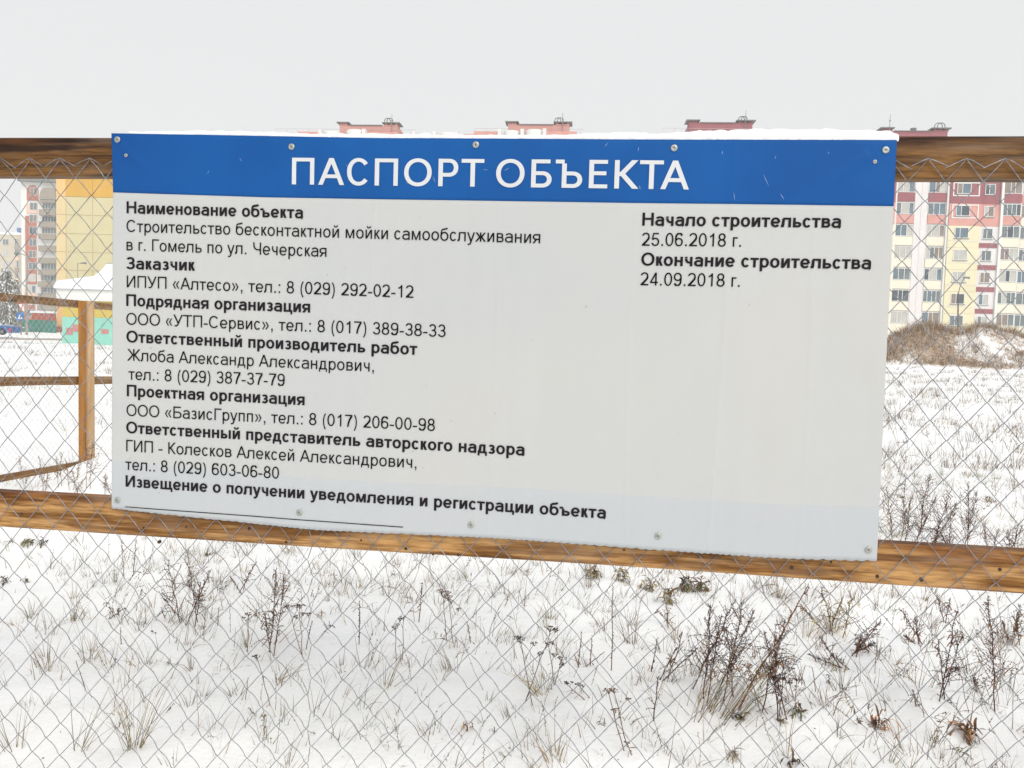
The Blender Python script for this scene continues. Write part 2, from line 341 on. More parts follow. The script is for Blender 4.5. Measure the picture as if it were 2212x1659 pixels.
# ------------------------------------------------------------------ materials
def snow_mat():
    m = bpy.data.materials.new('snow'); m.use_nodes = True; n = m.node_tree; b = n.nodes['Principled BSDF']
    b.inputs['Roughness'].default_value = .75; b.inputs['Specular IOR Level'].default_value = .25
    t = n.nodes.new('ShaderNodeTexCoord')
    a = n.nodes.new('ShaderNodeTexNoise'); a.inputs['Scale'].default_value = .9; a.inputs['Detail'].default_value = 8; a.inputs['Roughness'].default_value = .65
    n.links.new(t.outputs['Object'], a.inputs['Vector'])
    r = n.nodes.new('ShaderNodeValToRGB'); e = r.color_ramp.elements
    e[0].position = .3; e[0].color = (.88, .885, .90, 1); e[1].position = .6; e[1].color = (.955, .955, .945, 1)
    # bits of withered litter showing through
    d = n.nodes.new('ShaderNodeTexNoise'); d.inputs['Scale'].default_value = 26; d.inputs['Detail'].default_value = 6; d.inputs['Roughness'].default_value = .7
    n.links.new(t.outputs['Object'], d.inputs['Vector'])
    d2 = n.nodes.new('ShaderNodeTexNoise'); d2.inputs['Scale'].default_value = 1.4; d2.inputs['Detail'].default_value = 3
    n.links.new(t.outputs['Object'], d2.inputs['Vector'])
    s = n.nodes.new('ShaderNodeMath'); s.operation = 'MULTIPLY'; n.links.new(d.outputs['Fac'], s.inputs[0]); n.links.new(d2.outputs['Fac'], s.inputs[1])
    r2 = n.nodes.new('ShaderNodeValToRGB'); r2.color_ramp.elements[0].position = .385; r2.color_ramp.elements[0].color = (0, 0, 0, 1)
    r2.color_ramp.elements[1].position = .46; r2.color_ramp.elements[1].color = (.75, .75, .75, 1); n.links.new(s.outputs[0], r2.inputs[0])
    mx = n.nodes.new('ShaderNodeMix'); mx.data_type = 'RGBA'; n.links.new(r2.outputs[0], mx.inputs[0]); n.links.new(a.outputs['Fac'], r.inputs[0])
    n.links.new(r.outputs[0], mx.inputs[6]); mx.inputs[7].default_value = (.30, .27, .20, 1)
    at = n.nodes.new('ShaderNodeAttribute'); at.attribute_name = 'litter'
    fn_ = n.nodes.new('ShaderNodeTexNoise'); fn_.inputs['Scale'].default_value = 2.6; fn_.inputs['Detail'].default_value = 10; fn_.inputs['Roughness'].default_value = .75
    n.links.new(t.outputs['Object'], fn_.inputs['Vector'])
    ml = n.nodes.new('ShaderNodeMath'); ml.operation = 'MULTIPLY_ADD'; ml.inputs[1].default_value = .62; n.links.new(at.outputs['Fac'], ml.inputs[0]); n.links.new(fn_.outputs['Fac'], ml.inputs[2])
    lr_ = n.nodes.new('ShaderNodeValToRGB'); lr_.color_ramp.elements[0].position = .80; lr_.color_ramp.elements[0].color = (0, 0, 0, 1); lr_.color_ramp.elements[1].position = .95; lr_.color_ramp.elements[1].color = (.95, .95, .95, 1); n.links.new(ml.outputs[0], lr_.inputs[0])
    cn = n.nodes.new('ShaderNodeTexNoise'); cn.inputs['Scale'].default_value = 7; cn.inputs['Detail'].default_value = 6; n.links.new(t.outputs['Object'], cn.inputs['Vector'])
    cr = n.nodes.new('ShaderNodeValToRGB'); cr.color_ramp.elements[0].position = .35; cr.color_ramp.elements[0].color = (.24, .13, .06, 1); cr.color_ramp.elements[1].position = .65; cr.color_ramp.elements[1].color = (.54, .42, .31, 1); n.links.new(cn.outputs['Fac'], cr.inputs[0])
    mx2 = n.nodes.new('ShaderNodeMix'); mx2.data_type = 'RGBA'; n.links.new(lr_.outputs[0], mx2.inputs[0]); n.links.new(mx.outputs[2], mx2.inputs[6]); n.links.new(cr.outputs[0], mx2.inputs[7]); n.links.new(mx2.outputs[2], b.inputs['Base Color'])
    n2 = n.nodes.new('ShaderNodeTexNoise'); n2.inputs['Scale'].default_value = 35; n2.inputs['Detail'].default_value = 8; n.links.new(t.outputs['Object'], n2.inputs['Vector'])
    bp = n.nodes.new('ShaderNodeBump'); bp.inputs['Strength'].default_value = .5; bp.inputs['Distance'].default_value = .012
    n.links.new(n2.outputs['Fac'], bp.inputs['Height']); n.links.new(bp.outputs[0], b.inputs['Normal'])
    return m
M_SNOW = snow_mat()
M_EARTH = mat('dead_grass_earth', (.20, .115, .05, 1), .95, .3, 2.2, .6, 20, col2=(.52, .43, .34, 1))
M_CAP = mat('snow_clean', (.87, .875, .885, 1), .85, .05, 25, .9, 45)
def wood(name, dark, light, wet, seed, edge=0.35):
    """grain along local x; wet stains darken the upper part in patches; knots"""
    m = bpy.data.materials.new(name); m.use_nodes = True; n = m.node_tree; b = n.nodes['Principled BSDF']; L = n.links.new
    t = n.nodes.new('ShaderNodeTexCoord'); mp = n.nodes.new('ShaderNodeMapping'); mp.inputs['Scale'].default_value = (1.5, 9, 22); mp.inputs['Location'].default_value = (seed, seed * 2, seed)
    L(t.outputs['Object'], mp.inputs[0])
    vo = n.nodes.new('ShaderNodeTexVoronoi'); vo.inputs['Scale'].default_value = 1.0; mk = n.nodes.new('ShaderNodeMapping'); mk.inputs['Scale'].default_value = (3.1, 1, 9.5); mk.inputs['Location'].default_value = (seed * 3, 0, seed)
    L(t.outputs['Object'], mk.inputs[0]); L(mk.outputs[0], vo.inputs['Vector'])
    # grain bends round the knots
    kd = n.nodes.new('ShaderNodeMath'); kd.operation = 'MULTIPLY_ADD'; kd.inputs[1].default_value = -5.0; kd.inputs[2].default_value = 3.2; L(vo.outputs['Distance'], kd.inputs[0])
    ns = n.nodes.new('ShaderNodeTexNoise'); ns.inputs['Scale'].default_value = 1.0; ns.inputs['Detail'].default_value = 5; ns.inputs['Roughness'].default_value = .6; L(mp.outputs[0], ns.inputs['Vector'])
    wv = n.nodes.new('ShaderNodeMath'); wv.operation = 'MULTIPLY_ADD'; wv.inputs[1].default_value = 26.0; L(ns.outputs['Fac'], wv.inputs[0]); L(kd.outputs[0], wv.inputs[2])
    sn = n.nodes.new('ShaderNodeMath'); sn.operation = 'SINE'; L(wv.outputs[0], sn.inputs[0])
    r = n.nodes.new('ShaderNodeValToRGB'); r.color_ramp.elements[0].position = 0; r.color_ramp.elements[1].position = 1
    r.color_ramp.elements[0].color = dark; r.color_ramp.elements[1].color = light
    m1 = n.nodes.new('ShaderNodeMath'); m1.operation = 'MULTIPLY_ADD'; m1.inputs[1].default_value = .5; m1.inputs[2].default_value = .5; L(sn.outputs[0], m1.inputs[0]); L(m1.outputs[0], r.inputs[0])
    # knots
    kr = n.nodes.new('ShaderNodeValToRGB'); kr.color_ramp.elements[0].position = .07; kr.color_ramp.elements[0].color = (1, 1, 1, 1); kr.color_ramp.elements[1].position = .17; kr.color_ramp.elements[1].color = (0, 0, 0, 1); L(vo.outputs['Distance'], kr.inputs[0])
    mx = n.nodes.new('ShaderNodeMix'); mx.data_type = 'RGBA'; L(kr.outputs[0], mx.inputs[0]); L(r.outputs[0], mx.inputs[6]); mx.inputs[7].default_value = tuple(c * .22 for c in dark[:3]) + (1,)
    # damp stain from the top edge down, ragged
    sp = n.nodes.new('ShaderNodeSeparateXYZ'); L(t.outputs['Object'], sp.inputs[0])
    n3 = n.nodes.new('ShaderNodeTexNoise'); n3.inputs['Scale'].default_value = 1; n3.inputs['Detail'].default_value = 4
    mp3 = n.nodes.new('ShaderNodeMapping'); mp3.inputs['Scale'].default_value = (2.6, 3, 16); mp3.inputs['Location'].default_value = (seed * 5, 0, 0); L(t.outputs['Object'], mp3.inputs[0]); L(mp3.outputs[0], n3.inputs['Vector'])
    st = n.nodes.new('ShaderNodeMath'); st.operation = 'MULTIPLY_ADD'; st.inputs[1].default_value = 5.0; L(sp.outputs['Z'], st.inputs[0]); L(n3.outputs['Fac'], st.inputs[2])
    sr = n.nodes.new('ShaderNodeValToRGB'); sr.color_ramp.elements[0].position = edge; sr.color_ramp.elements[0].color = (0, 0, 0, 1); sr.color_ramp.elements[1].position = edge + .3; sr.color_ramp.elements[1].color = (1, 1, 1, 1); L(st.outputs[0], sr.inputs[0])
    m2 = n.nodes.new('ShaderNodeMix'); m2.data_type = 'RGBA'; m2.blend_type = 'MULTIPLY'; L(sr.outputs[0], m2.inputs[0]); L(mx.outputs[2], m2.inputs[6]); m2.inputs[7].default_value = wet
    # saw marks, fine fibres and grey weathering
    f1 = n.nodes.new('ShaderNodeTexNoise'); f1.inputs['Scale'].default_value = 1; f1.inputs['Detail'].default_value = 7; f1.inputs['Roughness'].default_value = .75
    fm = n.nodes.new('ShaderNodeMapping'); fm.inputs['Scale'].default_value = (9, 40, 105); L(t.outputs['Object'], fm.inputs[0]); L(fm.outputs[0], f1.inputs['Vector'])
    fr = n.nodes.new('ShaderNodeValToRGB'); fr.color_ramp.elements[0].position = .32; fr.color_ramp.elements[0].color = (.33, .29, .27, 1); fr.color_ramp.elements[1].position = .55; fr.color_ramp.elements[1].color = (1.0, 1.0, 1.0, 1); L(f1.outputs['Fac'], fr.inputs[0])
    m3 = n.nodes.new('ShaderNodeMix'); m3.data_type = 'RGBA'; m3.blend_type = 'MULTIPLY'; m3.inputs[0].default_value = .85; L(m2.outputs[2], m3.inputs[6]); L(fr.outputs[0], m3.inputs[7])
    f2 = n.nodes.new('ShaderNodeTexNoise'); f2.inputs['Scale'].default_value = 1; f2.inputs['Detail'].default_value = 5; fm2 = n.nodes.new('ShaderNodeMapping'); fm2.inputs['Scale'].default_value = (4, 6, 26); L(t.outputs['Object'], fm2.inputs[0]); L(fm2.outputs[0], f2.inputs['Vector'])
    fr2 = n.nodes.new('ShaderNodeValToRGB'); fr2.color_ramp.elements[0].position = .48; fr2.color_ramp.elements[0].color = (0, 0, 0, 1); fr2.color_ramp.elements[1].position = .8; fr2.color_ramp.elements[1].color = (.6, .6, .6, 1); L(f2.outputs['Fac'], fr2.inputs[0])
    m4 = n.nodes.new('ShaderNodeMix'); m4.data_type = 'RGBA'; L(fr2.outputs[0], m4.inputs[0]); L(m3.outputs[2], m4.inputs[6]); m4.inputs[7].default_value = tuple(.5 * c + .10 for c in light[:3]) + (1,)
    L(m4.outputs[2], b.inputs['Base Color']); b.inputs['Roughness'].default_value = .6; b.inputs['Specular IOR Level'].default_value = .25
    bp = n.nodes.new('ShaderNodeBump'); bp.inputs['Strength'].default_value = .35; bp.inputs['Distance'].default_value = .002; L(sn.outputs[0], bp.inputs['Height']); L(bp.outputs[0], b.inputs['Normal'])
    return m
M_WTOP = wood('wood_wet_top', (.050, .020, .005, 1), (.24, .115, .03, 1), (.34, .26, .19, 1), 1.7, .36)
M_WLOW = wood('wood_low_rail', (.20, .08, .014, 1), (.56, .31, .115, 1), (.50, .36, .23, 1), 4.1, .50)
M_WOLD = wood('wood_side_rail', (.36, .22, .10, 1), (.52, .36, .20, 1), (.6, .5, .4, 1), 2.3, .6)
M_WPOST = mat('wood_post', (.42, .24, .10, 1), .6, .2, 3, .4, 30, col2=(.60, .43, .27, 1), stretch=(6, 6, .7))
M_WORANGE = mat('wood_orange', (.40, .175, .04, 1), .55, .2, 3, .4, 30, stretch=(6, 6, .6))
M_WIRE = mat('galvanised_wire', (.24, .245, .27, 1), .42, .5, 60, metal=.45, spec=.5)
M_WIRE2 = mat('pale_thin_wire', (.55, .55, .56, 1), .5, .2, 60, metal=.3)
M_METAL = mat('zinc', (.42, .43, .40, 1), .35, .15, 200, metal=.7)
M_RUST = mat('rusty_screw', (.05, .03, .02, 1), .6, .3, 300)

# ------------------------------------------------------------------ snow ground (one sheet to the horizon)
def ground():
    n = 470; t = np.linspace(-1, 1, n); k = 8.2
    gx = np.sinh(t * k) / math.sinh(k) * 1500; gy = gx + 1.6; N = len(gx)
    XX, YY = np.meshgrid(gx, gy); ZZ = H(XX, YY)
    far = np.hypot(XX, YY) > 400; ZZ = np.where(far, 0.0, ZZ)
    v = np.stack([XX, YY, ZZ], -1).reshape(-1, 3)
    i = np.arange(N - 1); a = (i[:, None] * N + i[None, :]).reshape(-1)
    f = np.stack([a, a + 1, a + N + 1, a + N], -1)
    me = bpy.data.meshes.new('snow_ground'); me.vertices.add(len(v)); me.vertices.foreach_set('co', v.reshape(-1))
    me.loops.add(f.size); me.loops.foreach_set('vertex_index', f.reshape(-1)); me.polygons.add(len(f))
    me.polygons.foreach_set('loop_start', np.arange(0, f.size, 4)); me.polygons.foreach_set('loop_total', np.full(len(f), 4))
    me.polygons.foreach_set('use_smooth', np.ones(len(f), bool)); me.materials.append(M_SNOW)
    md = gauss(XX, YY, _mm, 2.5, 5.0, 4.0) + gauss(XX, YY, _mm2, 2.2, 7.0, 4.5) + gauss(XX, YY, _mm0, 1.0, 2.2, 3.0)
    ux = (XX - _mm[0]) * DIRU[0] + (YY - _mm[1]) * DIRU[1]; vx_ = (XX - _mm[0]) * DIRV[0] + (YY - _mm[1]) * DIRV[1]
    kk = vn(XX * .6, YY * .6, 71) + .9 * vn(XX * 2.2, YY * 2.2, 72) - .75 * np.exp(-((ux - 1.2) / 1.9) ** 2 - ((vx_ + 2.4) / 2.4) ** 2)
    lit = np.clip((md - .05) / .3, 0, 1) * np.clip(.80 + kk * .55, 0, 1)
    fld = np.clip((vn(XX * .35, YY * .16, 75) + .6 * vn(XX * 1.1, YY * .5, 76)) * 1.1 + .12, 0, .42) * np.clip((YY - 6) / 12, 0, 1) * (YY < 60) * np.clip((XX - YY * .2) / 3 + .35, .3, 1)
    lit = np.maximum(lit, fld).astype(np.float32).reshape(-1)
    me.update(); me.validate(); at = me.attributes.new('litter', 'FLOAT', 'POINT'); at.data.foreach_set('value', lit)
    o = bpy.data.objects.new('snow_ground', me); C.objects.link(o); tag(o, kind='structure')
ground()

# ------------------------------------------------------------------ near fence
RAIL_T = 0.048
def rail_mesh(name, x0, x1, z0, z1, y0, y1, m, warp=.003, seed=0):
    b = MB(); n = 60; zc = (z0 + z1) / 2; rows = []
    for i in range(n + 1):
        x = x0 + (x1 - x0) * i / n; a = float(vn(x * 1.3, seed, 11)) * warp * 2; c = float(vn(x * 1.1, seed + 9, 12)) * warp * 2; ch = .004
        rows.append([(x, y0, z0 + ch - zc + a), (x, y0, z1 - ch - zc + c), (x, y0 + ch, z1 - zc + c), (x, y1 - ch, z1 - zc + c), (x, y1, z1 - ch - zc + c), (x, y1, z0 + ch - zc + a), (x, y1 - ch, z0 - zc + a), (x, y0 + ch, z0 - zc + a)])
    for r in rows: b.v += r
    for i in range(n):
        for j in range(8): b.f.append((i * 8 + j, i * 8 + (j + 1) % 8, (i + 1) * 8 + (j + 1) % 8, (i + 1) * 8 + j)); b.mi.append(0)
    b.f.append(tuple(range(8))[::-1]); b.mi.append(0); b.f.append(tuple(n * 8 + j for j in range(8))); b.mi.append(0)
    return b, zc
fence = thing('wooden_mesh_fence', 'near fence with chain link wire stapled to two horizontal planks behind the sign', 'fence', (0, 0, 0))
def plank(parent, name, x0, x1, z0, z1, m, seed, label=None, y0=0.0, y1=RAIL_T):
    b, zc = rail_mesh(name, x0, x1, z0, z1, y0, y1, m, seed=seed); o = b.build(name, m, parent); o.location = (0, 0, zc)
    if label: o['label'] = label
    return o
plank(fence, 'rail', -3.7, 2.7, 1.848, 1.9495, M_WTOP, 3, 'dark wet top plank of the near fence')
plank(fence, 'rail', -3.7, 2.7, 0.8775, 0.9755, M_WLOW, 8, 'orange brown lower plank of the near fence')
for x in (-3.55, -2.35, 2.1):
    b = MB(); b.box(x - .05, x + .05, RAIL_T, RAIL_T + .09, -.3, 2.0); o = b.build('post', M_WPOST, fence)
# nail heads and holes seen on the lower plank
for px, py in ((47, 1110), (310, 1140), (343, 1171), (402, 1138), (538, 1142), (618, 1171), (780, 1167), (877, 1185), (935, 1198), (990, 1199), (1240, 1168), (1348, 1188), (1510, 1200), (1710, 1226), (1795, 1214), (1842, 1203), (1895, 1245), (1990, 1252), (2160, 1230), (2300, 1240)):
    p = on_y(px, py, -.0005); b = MB(); w = random.uniform(.0028, .0058)
    b.tube([(p[0], -.0008, p[2]), (p[0], .006, p[2])], w, w, 7, cap=True); b.build('nail', M_RUST, fence)

_cx = np.array([-40., 0, 25, 65]) * 1.0
def node_x(c):       # c counts half cells; even c on the top row are the peaks
    k = c / 2.0
    return float(np.interp(k, [-30, 0, 25, 60], [-1.413 - 30 * .0875, -1.413, .704, .704 + 35 * .0835]))
HB = .0472; ZT = 1.890
def warp_net(x, z):
    free = 1.0 - math.exp(-((z - 1.87) / .09) ** 2); low = 1.0 if z > .86 else 1.0
    dx = (float(vn(x * 2.1, z * 2.1, 21)) * .016 + float(vn(x * 6, z * 6, 22)) * .006 + (.03 * (1.89 - z) * (.6 if x < -.8 else 0))) * free
    dz = (float(vn(x * 2.4 + 9, z * 2.4, 23)) * .016 + float(vn(x * 7, z * 7, 24)) * .004) * free - .002 * abs(float(vn(x * 5, 0, 25)))
    hold = min(1.0, abs(z - .926) / .25) * min(1.0, abs(z - 1.9) / .2)
    dy = abs(float(vn(x * 1.7, z * 2.2, 26)) * .05) * hold
    return dx, dy, dz
def net_wire(k, rows, r, top):
    """one zigzag wire of the chain link between node columns k and k + 1"""
    pts = []; h = .0045
    def at(c, row, dz=0.0, frac=None):
        x = node_x(c); z = ZT - row * HB + dz; return x, z
    first_left = (k % 2 == 0)
    for row in range(rows + 1):
        left = (k + row) % 2 == 0; c = k if left else k + 1; xc = node_x(c) ; s = 1 if left else -1; xin = xc + s * .0006
        yo = (-r if left else r) * 1.0
        z = ZT - row * HB
        for dz, dx, yy in ((h, s * .0045, -yo * .6), (0, 0.0, 0.0), (-h, s * .0045, yo * .6)):
            if row == 0 and dz > 0: continue
            xx = xin + dx; wx, wy, wz = warp_net(xx, z + dz); pts.append((xx + wx, -.0085 + wy + yy, z + dz + wz))
    q_ = []; bow = max(0.0, min(1.0, (.2 - node_x(k)) / .8))
    for i_, p_ in enumerate(pts):        # the free wire is bent, not straight, between its hooks
        q_.append(p_)
        if i_ + 1 < len(pts) and abs(pts[i_ + 1][0] - p_[0]) > .02:
            n_ = pts[i_ + 1]; right = n_[0] > p_[0]; lowz = 1.0 if p_[2] < .86 else .35
            a_ = (.0027 * bow + .0007) * lowz if right else -.0006
            for f_ in (.25, .5, .75):
                e_ = a_ * 4 * f_ * (1 - f_); q_.append((p_[0] + (n_[0] - p_[0]) * f_ + e_, p_[1] + (n_[1] - p_[1]) * f_, p_[2] + (n_[2] - p_[2]) * f_ + e_))
    pts = q_
    if top:      # the cut end bends back down and outwards over the neighbour
        left = k % 2 == 0; s = -1 if left else 1; x, y, z = pts[0]
        e = random.uniform(.038, .05); pts = [(x + s * e, y - .004, z - e * random.uniform(.32, .5)), (x + s * .012, y - .004, z - .001), (x, y, z + .004)] + pts[1:]
    b = MB(); b.tube(pts, r, r, 5); return b
for k in range(-30, 68):
    net_wire(k, 38, .00108, True).build('wire', M_WIRE, fence, smooth=True)

# ------------------------------------------------------------------ the construction sign (banner)
def poly(pts):
    P = np.array([on_y(px, py, -.018)[[0, 2]] for px, py in pts]); 
    return P
TOP = poly([(240.6, 287.7), (801, 297.8), (1374, 301.9), (1938, 302)])
BND = poly([(244.5, 415.8), (572.6, 426.4), (1000, 433.5), (1374, 439.2), (1700, 442.3), (1930.8, 445.5)])
BOT = poly([(240, 1098), (418, 1117), (688, 1144), (1088, 1162.5), (1443, 1188), (1697.6, 1205), (1894, 1210)])
def along(P, u):
    d = (P[:, 0] - P[0, 0]) / (P[-1, 0] - P[0, 0]); x = P[0, 0] + (P[-1, 0] - P[0, 0]) * u
    return x, float(np.interp(u, d, P[:, 1]))
VB = .16
EDGE_R = [(0, 0), (.16, 0), (.5, -.002), (.75, -.001), (.9, .0), (1, 0)]
def banner_y(x, z):
    w = .004 * float(vn(x * 1.4 + 3, z * 2.0, 31)) + .003 * float(vn(x * 5, z * 1.1, 32)) + .0012 * float(vn(x * 12, z * 3, 33))
    # soft diagonal creases from the upper corner screws
    for cx, cz, ux, uz in ((-1.32, 1.925, .78, -.62), (.57, 1.90, -.80, -.60)):
        a = (x - cx) * ux + (z - cz) * uz; d = -(x - cx) * uz + (z - cz) * ux
        if a > 0: w -= .0045 * math.exp(-(d / .011) ** 2) * math.exp(-a / .12)
    for fx, am in ((-1.05, .7), (-.62, .9), (-.31, .7), (.04, .9), (.252, 1.3), (.45, .8)):
        w -= .0005 * am * math.exp(-((x - fx - .01 * math.sin(z * 3 + fx * 9)) / .006) ** 2)
    w += .0022 * float(vn(x * 3.2 + 1.5 * z, z * .7, 37)) + .0022 * math.exp(-((x - .60) / .035) ** 2) * float(vn(4, z * 9, 38))
    return -.018 + w
def banner_pt(u, v, back=0.0):
    if v <= VB: a = along(TOP, u); b = along(BND, u); t = v / VB
    else: a = along(BND, u); b = along(BOT, u); t = (v - VB) / (1 - VB)
    x = a[0] + (b[0] - a[0]) * t; z = a[1] + (b[1] - a[1]) * t
    if v >= .999: z -= .0030 * abs(math.sin(u * 330 + 4 * math.sin(u * 23))) * (.4 + .6 * u) + .0015 * float(vn(u * 150, 0, 35))
    return (x, banner_y(x, z) + back, z)
def banner_mat(name, col, var=.04, trans=.22, tcol=None, rough=.42, col2=None):
    m = mat(name, col, rough, var, 1.7, .12, 900, spec=.22, col2=col2); n = m.node_tree; b = n.nodes['Principled BSDF']; out = n.nodes['Material Output']
    # rain streaks that ran down the cloth
    bc = b.inputs['Base Color'].links[0].from_socket; tc_ = n.nodes.new('ShaderNodeTexCoord'); mp_ = n.nodes.new('ShaderNodeMapping'); mp_.inputs['Scale'].default_value = (26, 1, 1.1)
    sn_ = n.nodes.new('ShaderNodeTexNoise'); sn_.inputs['Scale'].default_value = 1; sn_.inputs['Detail'].default_value = 6; sn_.inputs['Roughness'].default_value = .65
    sr_ = n.nodes.new('ShaderNodeValToRGB'); sr_.color_ramp.elements[0].position = .3; sr_.color_ramp.elements[0].color = (.90, .90, .885, 1); sr_.color_ramp.elements[1].position = .62; sr_.color_ramp.elements[1].color = (1, 1, 1, 1)
    sm_ = n.nodes.new('ShaderNodeMix'); sm_.data_type = 'RGBA'; sm_.blend_type = 'MULTIPLY'; sm_.inputs[0].default_value = .16
    n.links.new(tc_.outputs['Object'], mp_.inputs[0]); n.links.new(mp_.outputs[0], sn_.inputs['Vector']); n.links.new(sn_.outputs['Fac'], sr_.inputs[0]); n.links.new(bc, sm_.inputs[6]); n.links.new(sr_.outputs[0], sm_.inputs[7]); n.links.new(sm_.outputs[2], b.inputs['Base Color'])
    t = n.nodes.new('ShaderNodeBsdfTranslucent'); t.inputs[0].default_value = tcol or col; mx = n.nodes.new('ShaderNodeMixShader'); mx.inputs[0].default_value = trans
    n.links.new(b.outputs[0], mx.inputs[1]); n.links.new(t.outputs[0], mx.inputs[2]); n.links.new(mx.outputs[0], out.inputs[0]); return m
M_WHITE = banner_mat('white_vinyl', (.60, .62, .625, 1), .02, .2, (.63, .62, .58, 1), .42, (.645, .64, .622, 1))
M_WHITE2 = banner_mat('white_vinyl_lower', (.575, .60, .617, 1), .02, .17, (.57, .58, .59, 1), .42, (.60, .615, .628, 1))  # cooler, slightly darker white for the lower strip of the cloth
M_BLUE = banner_mat('blue_print', (.002, .066, .27, 1), .12, .08, (.003, .06, .3, 1), .6, (.005, .11, .38, 1))
M_BLACK = mat('black_print', (.006, .006, .007, 1), .7, .1, 9, spec=.1)
M_BOLD = mat('bold_print', (.016, .013, .016, 1), .7, .1, 9, spec=.1)
M_SCR = mat('scratch_pale', (.30, .42, .62, 1), .6, .2, 60); M_SILT = mat('silt', (.45, .42, .38, 1), .8)
M_LETTER = mat('white_letters', (.62, .635, .65, 1), .6, .03, 9, spec=.15)
sign = thing('construction_sign', 'large white and blue printed construction notice screwed to the near fence', 'sign', (0, 0, 0))
NU, NV1, NV2 = 220, 18, 84
vs = [i / NV1 * VB for i in range(NV1 + 1)]; vs2 = [VB + (1 - VB) * i / NV2 for i in range(NV2 + 1)]
def sheet(name, rows, m, parent, back=0.0, u0=0.0, u1=1.0, nu=NU):
    b = MB()
    for v in rows:
        for i in range(nu + 1): b.v.append(banner_pt(u0 + (u1 - u0) * i / nu, v, back))
    for j in range(len(rows) - 1):
        for i in range(nu): a = j * (nu + 1) + i; b.f.append((a, a + nu + 1, a + nu + 2, a + 1)); b.mi.append(0)
    o = b.build(name, m, parent, smooth=True); s = o.modifiers.new('thickness', 'SOLIDIFY'); s.thickness = .0006; s.offset = -1
    return o
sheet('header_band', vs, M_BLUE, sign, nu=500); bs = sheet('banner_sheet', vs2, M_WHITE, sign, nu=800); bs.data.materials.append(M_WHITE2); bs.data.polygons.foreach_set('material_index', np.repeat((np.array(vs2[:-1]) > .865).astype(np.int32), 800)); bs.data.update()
# the folded hem that doubles the lower edge of the cloth
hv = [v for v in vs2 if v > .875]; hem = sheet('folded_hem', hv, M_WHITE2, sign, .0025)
SURF_SHIFT = -.0016
def lettering(quads, name, m, parent, fn, label=None, group=None):
    b = MB(); cnt = 0
    for i, q in enumerate(quads):
        k = len(b.v)
        for (qx, qy) in q:
            x, z = fn(qx, qy); b.v.append((x, banner_y(x, z) + SURF_SHIFT - (i % 24) * 4e-6, z))
        b.f.append(tuple(range(k, k + len(q)))); b.mi.append(0)
    o = b.build(name, m, parent)
    return o
def text_line(s, l, r, bold=False, cap=.0313):
    """s set between the measured left and right ends of its baseline"""
    w, h = (140, 112) if bold else (90, 76); q, a, b_ = text_quads(s, w, h)
    P0 = on_y(l[0], l[1], -.0195); P1 = on_y(r[0], r[1], -.0195); d = (P1 - P0)[[0, 2]]; L = np.linalg.norm(d); d /= L
    sx = L / (b_ - a); sy = cap / 716; up = np.array([0.0, 1.0])
    def fn(x, y): p = P0[[0, 2]] + d * ((x - a) * sx) + up * (y * sy); return float(p[0]), float(p[1])
    o = lettering(q, 'bold_text_line' if bold else 'text_line', M_BOLD if bold else M_BLACK, sign, fn)
for s, l, r, bd in (
    ('Наименование объекта', (273.5, 460.5), (654.6, 471.9), 1),
    ('Строительство бесконтактной мойки самообслуживания', (273.5, 500.6), (1167, 526), 0),
    ('в г. Гомель по ул. Чечерская', (273.5, 540.7), (705.1, 554.8), 0),
    ('Заказчик', (272.9, 580.9), (421, 584.8), 1),
    ('ИПУП «Алтесо», тел.: 8 (029) 292-02-12', (274, 620.7), (893, 643.5), 0),
    ('Подрядная организация', (272.9, 660.8), (669.7, 675.3), 1),
    ('ООО «УТП-Сервис», тел.: 8 (017) 389-38-33', (273, 701), (962.5, 728.2), 0),
    ('Ответственный производитель работ', (273.1, 739.3), (901, 766.7), 1),
    ('Жлоба Александр Александрович,', (274.5, 778.8), (807.2, 803), 0),
    ('тел.: 8 (029) 387-37-79', (277.3, 820), (614.8, 833.7), 0),
    ('Проектная организация', (273.7, 855.8), (658.1, 875.4), 1),
    ('ООО «БазисГрупп», тел.: 8 (017) 206-00-98', (273, 898), (939.2, 931.3), 0),
    ('Ответственный представитель авторского надзора', (272.3, 935.3), (1133.3, 984.1), 1),
    ('ГИП - Колесков Алексей Александрович,', (272.3, 974.8), (899.4, 1011.5), 0),
    ('тел.: 8 (029) 603-06-80', (270.4, 1014.8), (602.9, 1034.1), 0),
    ('Извещение о получении уведомления и регистрации объекта', (270.9, 1051.2), (1308.8, 1120.1), 1),
    ('Начало строительства', (1387.1, 487.7), (1816.7, 492.2), 1),
    ('25.06.2018 г.', (1386.3, 531), (1600.3, 533.2), 0),
    ('Окончание строительства', (1384.8, 573.7), (1882.1, 581.6), 1),
    ('24.09.2018 г.', (1383.4, 616.3), (1597.5, 619.8), 0)):
    text_line(s, l, r, bool(bd))
